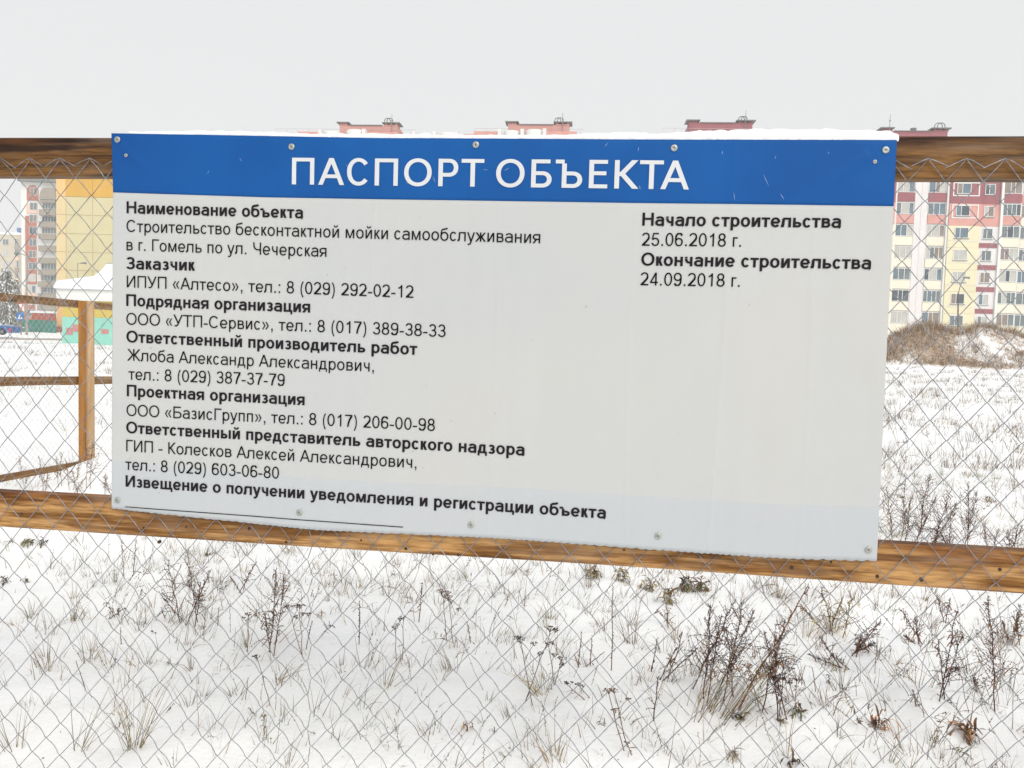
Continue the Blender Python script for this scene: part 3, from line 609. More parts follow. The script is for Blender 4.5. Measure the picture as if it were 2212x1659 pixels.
# header letters, each set in its own measured box (x0, x1 in photo pixels)
def z3(x): return 572.4 + x * .3623
def zD(x): return (2300 + x / 2.0109) / 1.747
hdr = [('П', z3(160), z3(293)), ('А', z3(318), z3(471)), ('С', z3(488), z3(622)), ('П', z3(653), z3(791)), ('О', z3(828), z3(993)), ('Р', z3(1033), z3(1151)), ('Т', z3(1170), z3(1305)),
       ('О', z3(1377), z3(1546)), ('Б', z3(1586), z3(1708)), ('Ъ', z3(1730), z3(1890)), ('Е', z3(1930), z3(2040)), ('К', zD(35), zD(215)), ('Т', zD(225), zD(405)), ('А', zD(385), zD(601))]
for ch, a, c in hdr:
    def base(x): return 398.2 + (x - 630) * (409.8 - 398.2) / 857.0
    def capy(x): return 340.7 + (x - 630) * (347.6 - 340.7) / 857.0
    A0 = on_y(a, base(a), -.0195); A1 = on_y(c, base(c), -.0195); T0 = on_y(a, capy(a), -.0195); T1 = on_y(c, capy(c), -.0195)
    hh = (T0[2] - A0[2] + T1[2] - A1[2]) / 2; sc_ = hh / 716; Wd = (A1[0] - A0[0]) / sc_
    q = glyph(ch, Wd, 121, 98)
    lettering(q, 'header_letter', M_LETTER, sign, lambda x, y, A0=A0, A1=A1, sc_=sc_, Wd=Wd: (A0[0] + x * sc_, A0[2] + (A1[2] - A0[2]) * x / Wd + y * sc_))
# the ruled line under the text
P0 = on_y(269.8, 1094.8, -.0195); P1 = on_y(870.5, 1138.8, -.0195); b = MB(); n = 24
for i in range(n + 1):
    t = i / n; x = P0[0] + (P1[0] - P0[0]) * t; z = P0[2] + (P1[2] - P0[2]) * t; y = banner_y(x, z) + SURF_SHIFT
    b.v += [(x, y, z - .0011), (x, y, z + .0011)]
for i in range(n): b.f.append((2 * i, 2 * i + 2, 2 * i + 3, 2 * i + 1)); b.mi.append(0)
b.build('ruled_line', M_BLACK, sign)
def screw(px, py, R_, small=False):
    p = on_y(px, py, -.0195); x, z = p[0], p[2]; y = banner_y(x, z)
    b = MB(); n = 20
    prof = ((R_, 0.0), (R_, -.0012), (R_ * .93, -.0019), (R_ * .5, -.0022), (R_ * .42, -.0016), (0.0005, -.0016))
    for r, dy in prof:
        for j in range(n): a = 2 * math.pi * j / n; b.v.append((r * math.cos(a), dy, r * math.sin(a)))
    for i in range(len(prof) - 1):
        for j in range(n): b.f.append((i * n + j, i * n + (j + 1) % n, (i + 1) * n + (j + 1) % n, (i + 1) * n + j)); b.mi.append(0)
    o = b.build('screw_washer', M_METAL, sign, smooth=True); o.location = (x, y - .0008, z)
    b = MB(); rr = R_ * (.45 if not small else .5); b.tube([(0, -.0017, 0), (0, -.0032, 0)], rr, rr * .8, 10, cap=True)
    h = b.build('screw_head', M_METAL, o)
    b = MB(); a = random.random() * 1.5; ca, sa = math.cos(a), math.sin(a); L_, w_ = rr * .62, rr * .16
    for c0, s0 in ((ca, sa), (-sa, ca)):
        k = len(b.v); y0 = -.00335 if c0 == ca else -.00337
        for lx, lz in ((-L_, -w_), (L_, -w_), (L_, w_), (-L_, w_)): b.v.append((lx * c0 - lz * s0, y0, lx * s0 + lz * c0))
        b.f.append((k, k + 1, k + 2, k + 3)); b.mi.append(0)
    b.build('cross_slot', M_RUST, o)
for px, py in ((253.5, 301.4), (629.8, 317), (1028, 313), (1456, 320), (1914, 323.5), (252.3, 1081), (647, 1107), (1017, 1134), (1421, 1157.5), (1876, 1188)): screw(px, py, .0082)
for px, py in ((272.9, 336), (1890.5, 349)): screw(px, py, .0048, True)

# scratches and dried drops on the print
_R = random.Random(44)
for px, py, l, a in ((520, 345, 9, -1.0), (752, 364, 22, -1.1), (938, 388, 14, -1.2), (1049, 367, 9, -.1), (1095, 366, 12, .5), (1310, 313, 10, .9), (1379, 323, 9, 1.4), (1382, 405, 8, -1.3), (1560, 330, 7, 1.5), (1586, 425, 16, -1.4), (1655, 390, 26, -1.1), (1675, 340, 6, 1.3), (1790, 330, 5, 1.2), (640, 350, 7, -1.2), (450, 372, 8, 1.1), (880, 395, 8, -.5), (1690, 425, 14, -1.0)):
    p = on_y(px, py, -.0195); l = l / 820; b = MB(); c_, s_ = math.cos(a), math.sin(a); n = 5; w_ = .0005
    for i in range(n + 1):
        t = (i / n - .5) * l; x = p[0] + t * c_; z = p[2] + t * s_ + t * t * 2; k = w_ * (1 - abs(2 * i / n - 1) ** 2 * .8)
        b.v += [(x + s_ * k, banner_y(x, z) - .0012, z - c_ * k), (x - s_ * k, banner_y(x, z) - .0012, z + c_ * k)]
    for i in range(n): b.f.append((2 * i, 2 * i + 2, 2 * i + 3, 2 * i + 1)); b.mi.append(0)
    b.build('scratch', M_SCR, sign)
for i in range(46):
    px, py = _R.uniform(250, 1890), _R.uniform(460, 1150); p = on_y(px, py, -.0195)
    if p[2] < 1.0 - .0: continue
    b = MB(); r_ = _R.uniform(.0004, .0011) * (1 if i % 5 else 1.5); y = banner_y(p[0], p[2]) - .0013; k = 6
    b.v = [(p[0] + r_ * math.cos(a) * _R.uniform(.7, 1.2), y, p[2] + r_ * math.sin(a) * _R.uniform(.8, 1.5)) for a in [6.283 * j / k for j in range(k)]]; b.f = [tuple(range(k))]; b.mi = [0]; b.build('dirt_speck', M_RUST if i % 3 else M_SILT, sign)

# ------------------------------------------------------------------ snow ridge along the top rail behind the sign
b = MB(); n = 260; xs0, xs1 = -1.30, .634
prof_px = [(250, 287), (520, 284), (640, 291), (800, 291.5), (1000, 293), (1100, 295), (1200, 296), (1245, 293), (1300, 290), (1360, 288.5), (1400, 290), (1450, 289), (1500, 286), (1560, 284), (1620, 281), (1700, 280), (1760, 281.5), (1800, 280), (1860, 283), (1900, 284), (1918, 285), (1932, 292), (1938, 297)]
pp = np.array([on_y(a, c, .015)[[0, 2]] for a, c in prof_px])
for i in range(n + 1):
    x = xs0 + (xs1 - xs0) * i / n; zfr = float(np.interp(x, TOP[:, 0], TOP[:, 1])) - .002; zt = float(np.interp(x, pp[:, 0], pp[:, 1])) + float(vn(x * 40, 0, 41)) * .0035 + float(vn(x * 110, 0, 42)) * .0035
    z0 = 1.9503; zt = max(zt, z0 + .004, zfr + .006)
    for yy, f in ((-.0135, 0.0), (-.0145, .35), (-.011, .72), (.004, .96), (.022, 1.0), (.038, .8), (.047, .35), (.0475, 0.0)):
        b.v.append((x, yy + float(vn(x * 55, yy * 60 + f * 9, 43)) * .003, (zfr if yy < 0 else z0) + (zt - (zfr if yy < 0 else z0)) * f + float(vn(x * 70, yy * 90 + 7 * f, 44)) * .0016 * f))
for i in range(n):
    for j in range(7): b.f.append((i * 8 + j, i * 8 + j + 1, i * 8 + j + 9, i * 8 + j + 8)); b.mi.append(0)
b.f.append(tuple(range(8))[::-1]); b.mi.append(0); b.f.append(tuple(n * 8 + j for j in range(8))); b.mi.append(0)
o = b.build('snow_ridge', M_CAP, None, smooth=True); tag(o, 'thin ridge of snow lying on the top plank just above the blue sign', 'snow')

# ------------------------------------------------------------------ side fence running away behind the left edge
s0 = at_depth(0, 830, 6.0); s1 = at_depth(240, 830, 7.16); sdir = (s1 - s0)[:2]; sdir /= np.linalg.norm(sdir)
side = thing('side_fence', 'second wooden fence with fine mesh standing further back to the left of the sign', 'fence', (s0[0], s0[1], 0), math.atan2(sdir[1], sdir[0]))
def on_side(px, py):   # -> (distance along the fence, height)
    r = ray(px, py); nrm = np.array([-sdir[1], sdir[0]]); t = ((s0[:2] - CAM[:2]).dot(nrm)) / (r[:2].dot(nrm)); p = CAM + r * t
    return float((p[:2] - s0[:2]).dot(sdir)), float(p[2])
def side_rail(a, c, th, m, x0=-1.6, x1=7.5, label=None, back=0):
    (xa, za), (xc, zc_) = on_side(*a), on_side(*c); k = (zc_ - za) / (xc - xa)
    b = MB(); n = 40
    for i in range(n + 1):
        x = x0 + (x1 - x0) * i / n; z = za + k * (x - xa) + float(vn(x * .9, 0, 51)) * .012 if -.5 < x < 2 else za + k * (np.clip(x, -.5, 2) - xa)
        w = float(vn(x * 2.5, 3, 52)) * .008
        for y, dz in ((0, 0), (0, -th + w), (.03, -th + w), (.03, 0)): b.v.append((x, y, z + dz))
    for i in range(n):
        for j in range(4): b.f.append((i * 4 + j, i * 4 + (j + 1) % 4, (i + 1) * 4 + (j + 1) % 4, (i + 1) * 4 + j)); b.mi.append(0)
    b.f.append((0, 1, 2, 3)); b.f.append((n * 4 + 3, n * 4 + 2, n * 4 + 1, n * 4)); b.mi += [0, 0]
    o = b.build('rail', m, side); return o
side_rail((0, 631), (240, 655), .062, M_WOLD); side_rail((0, 812.5), (240, 812.5), .070, M_WOLD); side_rail((0, 1026), (240, 985), .05, M_WOLD)
for xx in (-1.4, None, 3.6, 6.1):
    if xx is None:
        (xa, _), (xb, _) = on_side(168, 830), on_side(201, 830); xm = (xa + xb) / 2; zt = on_side(185, 650)[1]
    else: xm = xx; zt = 1.65
    # round log with a squared offcut beside it
    P = thing  # noqa
    xm -= .03 if xx is None else 0; b = MB(); b.tube([(xm + .02, -.045, -.3), (xm + .02, -.045, zt)], .043, .041, 12, cap=True); po = b.build('post', M_WPOST, side, smooth=False)
    b = MB(); b.box(xm - .075, xm - .04, -.06, -.02, -.3, zt - .005); b.build('side_board', M_WORANGE, side)
hb, cw = .030, .0275
def sz(x): return on_side(0, 640)[1] + .02
zt0 = on_side(60, 634)[1] + .03
for k in range(-12, 150):
    b = MB(); pts = []
    for row in range(0, 48):
        left = (k + row) % 2 == 0; x = (k if left else k + 1) * cw + (-.3); x += float(vn(x * 1.5, row * .1, 55)) * .02
        pts.append((x, -.006 + (.001 if left else -.001) + float(vn(x, row * .08, 56)) * .03, zt0 - row * hb - .02 * float(np.clip(x, 0, 3))))
    b.tube(pts, .0009, .0009, 3); b.build('wire', M_WIRE2, side)

# ------------------------------------------------------------------ far buildings
RZ = math.atan2(RIGHT[1], RIGHT[0])
def hor(px): return 728 + .02927 * (px - 1106)
class Site:
    """a local frame on the ground below one pixel column, at a set distance; x to the right, y away, z up"""
    def __init__(s, px, D, turn=0.0):
        p = at_depth(px, hor(px), D); s.o = np.array([p[0], p[1], 0.0]); s.D = D; s.rz = RZ + turn
        s.u = np.array([math.cos(s.rz), math.sin(s.rz)]); s.nv = np.array([-s.u[1], s.u[0]])
    def at(s, px, py, back=0.0):     # pixel -> local x, z on the facade plane pushed back by `back`
        r = ray(px, py); o = s.o[:2] + s.nv * back; t = (o - CAM[:2]).dot(s.nv) / r[:2].dot(s.nv); p = CAM + r * t
        return float((p[:2] - o).dot(s.u)), float(p[2])
K = 0.92
M_PLASTER = mat('plaster_grey_white', lin(230, 226, 224, K), .85, .05, .6, .1, 8)
M_WHITEW = mat('plaster_white', lin(236, 236, 232, K), .85, .04, .7)
M_CREAM = mat('plaster_cream', lin(238, 232, 212, K), .85, .05, .5)
M_YEL = mat('plaster_yellow', lin(234, 225, 190, K), .85, .06, .5)
M_MAROON = mat('plaster_maroon', lin(160, 98, 104, K), .85, .10, .8)
M_SALMON = mat('plaster_salmon', lin(218, 160, 150, K), .85, .08, .8)
M_FRAME = mat('window_frame_white', lin(232, 232, 230, K), .5, .03, 2)
M_SILL = mat('sill_grey', lin(150, 152, 150, K), .6, .1, 2)
M_SLAB = mat('roof_slab_grey', lin(128, 130, 126, K), .7, .1, 1)
M_PIPE = mat('roof_pipe', lin(120, 122, 120, K), .5, .1, 1)
M_RAILING = mat('roof_railing', lin(190, 180, 176, K), .6, .1, 1)
def glass(name, c, c2): return mat(name, c, .15, .2, .9, col2=c2, spec=.5, w2=.8)
GL = [glass('glass_grey', lin(88, 104, 110, .8), lin(140, 152, 152, .8)), glass('glass_dark', lin(46, 56, 66, .8), lin(100, 114, 120, .8)),
      glass('glass_curtain', lin(176, 176, 168, .92), lin(205, 203, 196, .92)), glass('glass_blue', lin(84, 108, 128, .8), lin(130, 150, 160, .8)), glass('glass_brown', lin(120, 105, 95, .92), lin(160, 148, 138, .92))]
def win_frame(w, h, cuts, t=.07):
    b = MB(); b.box(0, w, -t, 0, 0, t); b.box(0, w, -t, 0, h - t, h); b.box(0, t, -t, 0, t, h - t); b.box(w - t, w, -t, 0, t, h - t)
    for c in cuts: b.box(c * w - t / 2, c * w + t / 2, -t, 0, t, h - t)
    return b
def pane_boxes(w, h, cuts, t=.07):
    e = [0] + list(cuts) + [1]; out = []
    for i in range(len(e) - 1):
        a = e[i] * w + (t if i == 0 else t / 2); c = e[i + 1] * w - (t if i == len(e) - 2 else t / 2); b = MB(); b.box(a, c, -.025, 0, t, h - t); out.append(b)
    return out
_wc = {}
def window(parent, x, z, y, w, h, cuts, rnd, sill=False, fm=None, gl=None):
    key = (round(w, 2), round(h, 2), tuple(cuts), fm.name if fm else '')
    if key not in _wc: _wc[key] = (win_frame(w, h, cuts).mesh('window', fm or M_FRAME), [[p.mesh('pane', g) for g in GL] for p in pane_boxes(w, h, cuts)])
    fr, ps = _wc[key]; o = inst('window', fr, parent, (x, y, z)); base = rnd.choice((0, 0, 0, 1, 2, 3, 0, 4)) if gl is None else gl
    for p in ps: inst('pane', p[base if rnd.random() < .62 else rnd.randrange(5)], o)
    return o
FL = 2.8; NF = 9; BASE = 1.0
def section(label, px, D, turn, top_cols, half=12.4, rseed=0, name='apartment_block', nf=NF, group='sections of the long apartment block', loc=None):
    S = Site(px, D, turn)
    if loc is not None: S.o = np.array([loc[0], loc[1], 0.0])
    R = random.Random(rseed); T = thing(name, label, 'building', S.o, S.rz, group); top = BASE + FL * nf
    b = MB(); b.box(-half, half, .02, 13, -.5, top + .6); b.build('wall', M_PLASTER, T)
    def bx(nm, m, *a): q = MB(); q.box(*a); return q.build(nm, m, T)
    def fcol(n): return top_cols[0] if n >= nf - 1 else (top_cols[1] if n == nf - 2 else None)
    for s in (-1, 1):
        def X(a, c): return (a, c) if s > 0 else (-c, -a)
        x0, x1 = X(3.1, 3.33); bx('pilaster', M_WHITEW, x0, x1, -.35, .02, 0, top + .4)
        x0, x1 = X(9.72, 10.02); bx('pilaster', M_WHITEW, x0, x1, -.35, .02, 0, top + .4)
        x0, x1 = X(0.012, .8); bx('pier', M_PLASTER, x0, x1, -.12, .02, 0, top + .4)
        for n in range(1, nf + 1):
            zb = BASE + FL * (n - 1); cc = fcol(n); sp = cc or M_CREAM
            for a, c in ((.85, 3.06), (10.06, 12.3)):
                x0, x1 = X(a, c); bx('balcony_panel', sp, x0, x1, -.16, .02, zb - .22, zb + .88)
                window(T, x0, zb + .94, -.02, c - a, 1.5, R.choice(((.33, .66), (.28, .72), (.38, .62), (.25, .5, .75))), R)
            x0, x1 = X(3.35, 7.2); bay = cc or M_YEL
            if cc is None: bx('bay_panel', bay, x0, x1, -.5, .02, zb - .45, zb + FL - .47)
            else: bx('bay_panel', bay, x0, x1, -.5, .02, zb - .45, zb + FL - .47)
            a = 4.15 if s > 0 else -5.85
            if cc is not None:      # raised white surround
                f0, f1 = X(3.65, 6.9); fr = MB(); zz0, zz1 = zb + .45, zb + 2.2
                for q in ((f0, f1, zz0, zz0 + .13), (f0, f1, zz1 - .13, zz1), (f0, f0 + .13, zz0 + .13, zz1 - .13), (f1 - .13, f1, zz0 + .13, zz1 - .13)): fr.box(q[0], q[1], -.57, -.5, q[2], q[3])
                fr.build('window_surround', M_WHITEW, T)
            else:
                f0, f1 = X(3.36, 7.19); bx('cornice', M_WHITEW, f0, f1, -.56, -.5, zb + .42, zb + .5)
            window(T, a, zb + .75, -.502, 1.7, 1.35, (.38 if s > 0 else .62,), R); bx('sill', M_SILL, a - .08, a + 1.78, -.62, -.5, zb + .66, zb + .735)
            x0, x1 = X(7.22, 9.7)
            bx('stair_panel', cc or M_PLASTER, x0, x1, -.1, .02, zb - .45, zb + FL - .47)
            if cc is None: bx('maroon_band', M_MAROON, x0 + .03, x1 - .08, -.14, -.1, zb - .38, zb + .22)
            a = 7.75 if s > 0 else -9.0
            window(T, a, zb + .75, -.102, 1.25, 1.35, (.42,), R); bx('sill', M_SILL, a - .05, a + 1.3, -.2, -.1, zb + .66, zb + .735)
    bx('parapet', top_cols[0], -half + .01, half - .01, -.14, .4, top + .1, top + .55)
    return S, T, top
def lift_room(S, T, m, xa, xb, zs, zm, zb_, ant, hoop, back=2.0, vent=None):
    """xa..xb pixel ends at the caps; zs slab row, zm main roof row (photo rows)"""
    x0 = S.at(xa, zs, back)[0]; x1 = S.at(xb, zs, back)[0]; zS = S.at((xa + xb) / 2, zs, back)[1]; zM = S.at((xa + xb) / 2, zm, back)[1]
    cap = (x1 - x0)
    b = MB(); b.box(x0 + .25, x1 - .25, back, back + 5, zb_, zM)
    for a, c in ((x0 + .2, x0 + cap * .16), (x1 - cap * .24, x1 - .2)):
        b.box(a, c, back - .06, back + 1.6, zM - .02, zS - .32)
        for q in (a + .12, (a + c) / 2 - .12, c - .37): b.box(q, q + .25, back, back + 1.4, zS - .32, zS - .12)
    lr = b.build('lift_room', m, T)
    b = MB(); b.box(x0 - .15, x0 + cap * .19, back - .3, back + 2, zS - .12, zS); b.box(x1 - cap * .27, x1 + .15, back - .3, back + 2, zS - .12, zS); b.box(x0 + cap * .19, x1 - cap * .27, back - .15, back + 5, zM, zM + .1)
    b.build('roof_slab', M_SLAB, lr)
    ax, az = S.at(ant[0], ant[1], back); b = MB(); b.tube([(ax, back - .35, zS - 1.6), (ax, back - .35, az)], .05, .03, 5); b.box(ax - .12, ax + .12, back - .4, back - .3, az - .9, az - .82); b.build('antenna', M_PIPE, lr)
    hx, hz_ = S.at(hoop[0], hoop[1], back); hw = hoop[2] / F * S.D
    for dx in (0, .35):
        b = MB(); P = [(hx + dx - hw / 2, back + .3, zM)] + [(hx + dx - hw / 2 * math.cos(a), back + .3, hz_ - hw / 2 + hw / 2 * math.sin(a)) for a in [math.pi * i / 10 for i in range(11)]] + [(hx + dx + hw / 2, back + .3, zS)]
        b.tube(P, .06, .06, 5); b.build('vent_pipe', M_PIPE, lr)
    if vent:
        vx, vz = S.at(vent[0], vent[1], back); b = MB(); b.tube([(vx, back + 1, zM), (vx, back + 1, vz - .3)], .22, .22, 8); b.tube([(vx, back + 1, vz - .3), (vx, back + 1, vz)], .4, .4, 8, cap=True); b.build('roof_vent', M_PIPE, lr)
TURN = -math.radians(4.8)
ctr = Site(1971, 103.6, TURN); u2 = ctr.u
S4, T4, top4 = section('right hand section of the long block with maroon top floors, right of the sign', 1971, 103.6, TURN, (M_MAROON, M_SALMON), rseed=4)
off = lambda k: (ctr.o[:2] + u2 * (24.82 * k))
S3, T3, top3 = section('block section whose maroon lift room shows above the right half of the sign', 0, 101, TURN, (M_MAROON, M_SALMON), rseed=3, loc=off(-1))
S2, T2, top2 = section('block section whose pink lift room shows above the middle of the sign', 0, 101, TURN, (M_SALMON, M_SALMON), rseed=2, loc=off(-2))
S1, T1, top1 = section('block section whose pink lift room shows leftmost above the sign', 0, 101, TURN, (M_SALMON, M_SALMON), rseed=1, loc=off(-3))
S5, T5, top5 = section('neighbouring block just entering the picture at the right border beside the maroon one', 0, 101, TURN + .02, (M_SALMON, M_CREAM), rseed=5, loc=off(1.012) + ctr.nv * 1.2)
lift_room(S4, T4, M_MAROON, 1904, 2052, 276, 284, top4, (1921, 248), (2030, 264, 16), 2.5, (1980, 273))
lift_room(S3, T3, M_MAROON, 1485, 1630, 259.5, 266, top3, (1610.5, 240), (1603, 250, 13), 2.5)
lift_room(S2, T2, M_SALMON, 1094, 1234, 263, 270, top2, (1216, 245), (1205, 253, 14), 2.5)
lift_room(S1, T1, M_SALMON, 730, 862, 264.5, 271.5, top1, (848, 248), (836, 254, 14), 2.5)
def roofline(S, T, top, walls, drums, fins, rail, back=.6):
    for a, c, y in walls:
        x0, z = S.at(a, y, back); x1, _ = S.at(c, y, back); b = MB(); b.box(x0, x1, back, back + .4, top, z); b.build('parapet_wall', M_SALMON, T)
    for a, c, y in drums:
        x0, z = S.at(a, y, back - .5); x1, _ = S.at(c, y, back - .5); b = MB(); n = 14; xm, rx = (x0 + x1) / 2, (x1 - x0) / 2
        for i in range(n + 1):
            t = math.pi * i / n; x = xm - rx * math.cos(t); yy = back + .2 - 1.3 * math.sin(t)
            b.v += [(x, yy, top + .1), (x, yy, z - .12), (x * .97 + xm * .03, yy + .1, z)]
        for i in range(n):
            for j in range(2): b.f.append((i * 3 + j, i * 3 + 3 + j, i * 3 + 4 + j, i * 3 + 1 + j)); b.mi.append(0)
        b.f.append(tuple(i * 3 + 2 for i in range(n + 1))); b.mi.append(0); b.build('drum_roof', M_WHITEW, T)
    for x, y in fins:
        x0, z = S.at(x, y, back - .6); b = MB(); b.box(x0 - .12, x0 + .35, back - 1.0, back, top, z); b.build('fin_wall', M_PLASTER, T)
    a, c, y = rail; x0, z = S.at(a, y, back + 1); x1, _ = S.at(c, y, back + 1); b = MB(); b.box(x0, x1, back + 1, back + 1.03, z, z + .035); q = x0
    while q < x1: b.box(q, q + .035, back + 1, back + 1.03, top, z); q += 1.6
    b.build('roof_railing', M_RAILING, T)
zz = lambda x, y: (572.4 + x * .3623, 217.5 + y * .3623)
def W3(a, c, y): return (zz(a, 0)[0], zz(c, 0)[0], zz(0, y)[1])
roofline(S1, T1, top1, [W3(198, 330, 184), W3(330, 395, 196), W3(600, 790, 186), W3(790, 870, 198)], [W3(350, 445, 184), W3(480, 590, 174), W3(910, 1000, 196)], [zz(328, 175), zz(588, 172), zz(885, 188)], (zz(60, 0)[0], zz(900, 0)[0], zz(0, 168)[1]))
roofline(S2, T2, top2, [W3(1145, 1245, 198), W3(1245, 1400, 182), W3(1670, 1860, 182)], [W3(1035, 1145, 192), W3(1420, 1520, 180), W3(1550, 1665, 174)], [zz(1008, 185), zz(1140, 188), zz(1395, 172), zz(1530, 172), zz(1662, 170)], (zz(1250, 0)[0], zz(1900, 0)[0], zz(0, 166)[1]))
roofline(S3, T3, top3, [], [], [], (1431, 1664, 277))

# --- yellow panel building with a blank end wall
S = Site(122, 121, 0); T = thing('panel_building', 'cream and ochre building with a blank panelled end wall left of the sign', 'building', S.o, S.rz)
M_YP = mat('panel_cream', lin(212, 202, 160, .92), .85, .05, .35, .05, 4); M_OCH = mat('panel_ochre', lin(216, 168, 66, .92), .85, .06, .4); M_PEACH = mat('panel_peach', lin(228, 206, 158, .92), .85, .05, .4); M_ORNG = mat('panel_orange', lin(238, 192, 126, .92), .85, .05, .4)
M_BRK = mat('brick_red', lin(176, 92, 70, .92), .85, .15, 3)
zt = S.at(130, 340)[1]; zo = S.at(130, 424)[1]; w = (143.5 - 122) / F * 121
b = MB(); b.box(.05, 26, .1, 14, -.5, zt); b.build('wall', M_PEACH, T)
jz = [S.at(143, 372 + y * .1518)[1] for y in (345, 605, 872, 1133, 1392, 1655)]; jz += [jz[-1] - 2.8 * k for k in (1, 2, 3)]
edges = [zt] + [jz[0]] + jz[1:] ; edges = [e for e in edges if e > 1.2] + [1.0]
cols = [(0, w), (w, w + (1322 - 945) * .1518 / F * 121), (w + (1322 - 945) * .1518 / F * 121, w + 9.2), (w + 9.2, w + 14.8), (w + 14.8, 26)]
g = .035
for ci, (a, c) in enumerate(cols):
    for i in range(len(edges) - 1):
        z1, z0 = edges[i], edges[i + 1]; m = (M_ORNG if i == 0 else M_PEACH) if ci == 0 else (M_OCH if i == 0 else M_YP)
        if ci == 0 and z0 < 5: m = M_ORNG
        q = MB(); q.box(a + g, c - g, 0, .1, z0 + g, z1 - g); q.build('wall_panel', m, T)
b = MB(); b.box(0, 26, -.03, .1, -.3, 1.0); b.build('plinth', M_BRK, T)

# --- red and white tower with grey balconies
S = Site(46, 187, 0); T = thing('brick_tower', 'tall red and white apartment tower with grey balconies behind the cream building', 'building', S.o, S.rz)
def LX(x, y, back=0): return S.at(x * .1518, 372 + y * .1518, back)
M_REDP = mat('red_panel', lin(186, 112, 92, .92), .85, .08, .5); M_PNK = mat('pale_pink_panel', lin(240, 200, 176, .92), .85, .05, .5); M_TAUPE = mat('taupe_balcony', lin(158, 148, 134, .92), .85, .06, .5)
x0 = LX(335, 900)[0]; xr = LX(830, 900)[0]; ztop = LX(400, 140)[1]
b = MB(); b.box(LX(300, 900)[0], xr + 14, .1, 14, -.5, ztop); b.build('wall', M_WHITEW, T)
b = MB(); b.box(LX(300, 100)[0] - .1, xr + 14, -1.4, 14, ztop, ztop + .9); rf = b.build('roof', M_SLAB, T)
b = MB(); b.box(LX(420, 100)[0], xr + 12, 0, 12, ztop + .9, ztop + 1.9); b.build('roof_snow', M_CAP, rf)
def strip(m, ax, cx, y0, y1, nm='red_strip', arch=False):
    x0 = LX(ax, y1)[0]; x1 = LX(cx, y1)[0]; z1 = LX(ax, y0)[1]; z0 = LX(ax, y1)[1]; q = MB()
    if arch:
        r = (x1 - x0) / 2; n = 12; top = [((x0 + x1) / 2 - r * math.cos(math.pi * i / n), z1 - r + r * math.sin(math.pi * i / n)) for i in range(n + 1)]
        pts = [(x0, z0)] + top + [(x1, z0)]; k = len(pts); q.v = [(a, -.12, c) for a, c in pts] + [(a, .1, c) for a, c in pts]
        q.f = [tuple(range(k))[::-1]] + [(i, (i + 1) % k, (i + 1) % k + k, i + k) for i in range(k)]; q.mi = [0] * (k + 1)
    else: q.box(x0, x1, -.12, .1, z0, z1)
    return q.build(nm, m, T)
strip(M_REDP, 385, 545, 185, 400, arch=True); strip(M_PNK, 378, 535, 452, 580, 'pink_panel'); strip(M_REDP, 368, 522, 622, 1590); strip(M_PNK, 355, 505, 1640, 1800, 'pink_panel'); strip(M_REDP, 350, 500, 1850, 2270)
R = random.Random(9)
for y in (290, 500, 672, 845, 1015, 1180, 1350, 1515, 1680, 1850, 2020):
    xa, z = LX(432 - (y - 290) * .018, y + 38); xb = LX(492 - (y - 290) * .018, y + 38)[0]; window(T, xa, z, -.121, 1.75, 1.75, (.5,), R)
for i, (y0, y1) in enumerate(((405, 445), (540, 630), (708, 798), (880, 965), (1048, 1135), (1220, 1305), (1390, 1470), (1555, 1640), (1725, 1810), (1895, 1975), (2060, 2140))):
    xa, z1 = LX(598 - i * 3, y0); xb, z0 = LX(826, y1); q = MB(); q.box(xa, xb, -1.2, .1, z0, z1); q.build('balcony', M_TAUPE, T)
    if i not in (3, 4): window(T, xa + .25, z0 - 1.35, -.3, (xb - xa) - .4, 1.3, (.2, .4, .6, .8), R)
# curved top of the balcony bay
xa, z1 = LX(600, 232); xb, z0 = LX(826, 404); q = MB(); n = 8
pts = [(xa, z0)] + [(xa + (xb - xa) * .32 * (1 - math.cos(a)), z0 + (z1 - z0) * math.sin(a)) for a in [math.pi / 2 * i / n for i in range(1, n + 1)]] + [(xb, z1), (xb, z0)]
k = len(pts); q.v = [(a, -1.2, c) for a, c in pts] + [(a, .1, c) for a, c in pts]; q.f = [tuple(range(k))[::-1]] + [(i, (i + 1) % k, (i + 1) % k + k, i + k) for i in range(k)]; q.mi = [0] * (k + 1); q.build('balcony_canopy', M_TAUPE, T)

# --- far beige block at the left border
S = Site(20, 248, 0); T = thing('beige_block', 'distant beige apartment block with a blue box on its roof at the left border', 'building', S.o, S.rz)
M_BEIGE = mat('beige_panel', lin(206, 196, 172, .92), .85, .06, .4); zt = LX(20, 885)[1]; xr = LX(275, 1100)[0]
b = MB(); b.box(-26, xr, .1, 13, -.5, zt); b.build('wall', M_BEIGE, T)
xl = LX(218, 1100)[0]
b = MB(); b.box(-26, xr + .2, -.2, 13, zt, zt + .7); b.build('roof', M_CAP, T)
for i in range(9):
    z = zt - 3.2 - i * 3.4
    window(T, xl, z, -.2, xr - xl - .2, 2.0, (.5,), R, gl=1); q = MB(); q.box(xl, xr - .1, -.5, .1, z - 1.3, z - .1); q.build('balcony', M_PNK if i % 2 else M_TAUPE, T)
    for x in (LX(80, 1000)[0], -5.5, -12, -19): window(T, x - .9, z, .0, 1.8, 1.8, (.5,), R, gl=2)
xa, z1 = LX(215, 785); xb, z0 = LX(288, 838); b = MB(); b.box(xa, xb, 1, 4, zt + .7, z0 + .2); b.box(xa, xb, .8, 4.2, z0 + .2, z1); b.build('roof_box', mat('blue_cladding', lin(88, 120, 176, .92), .6), T)

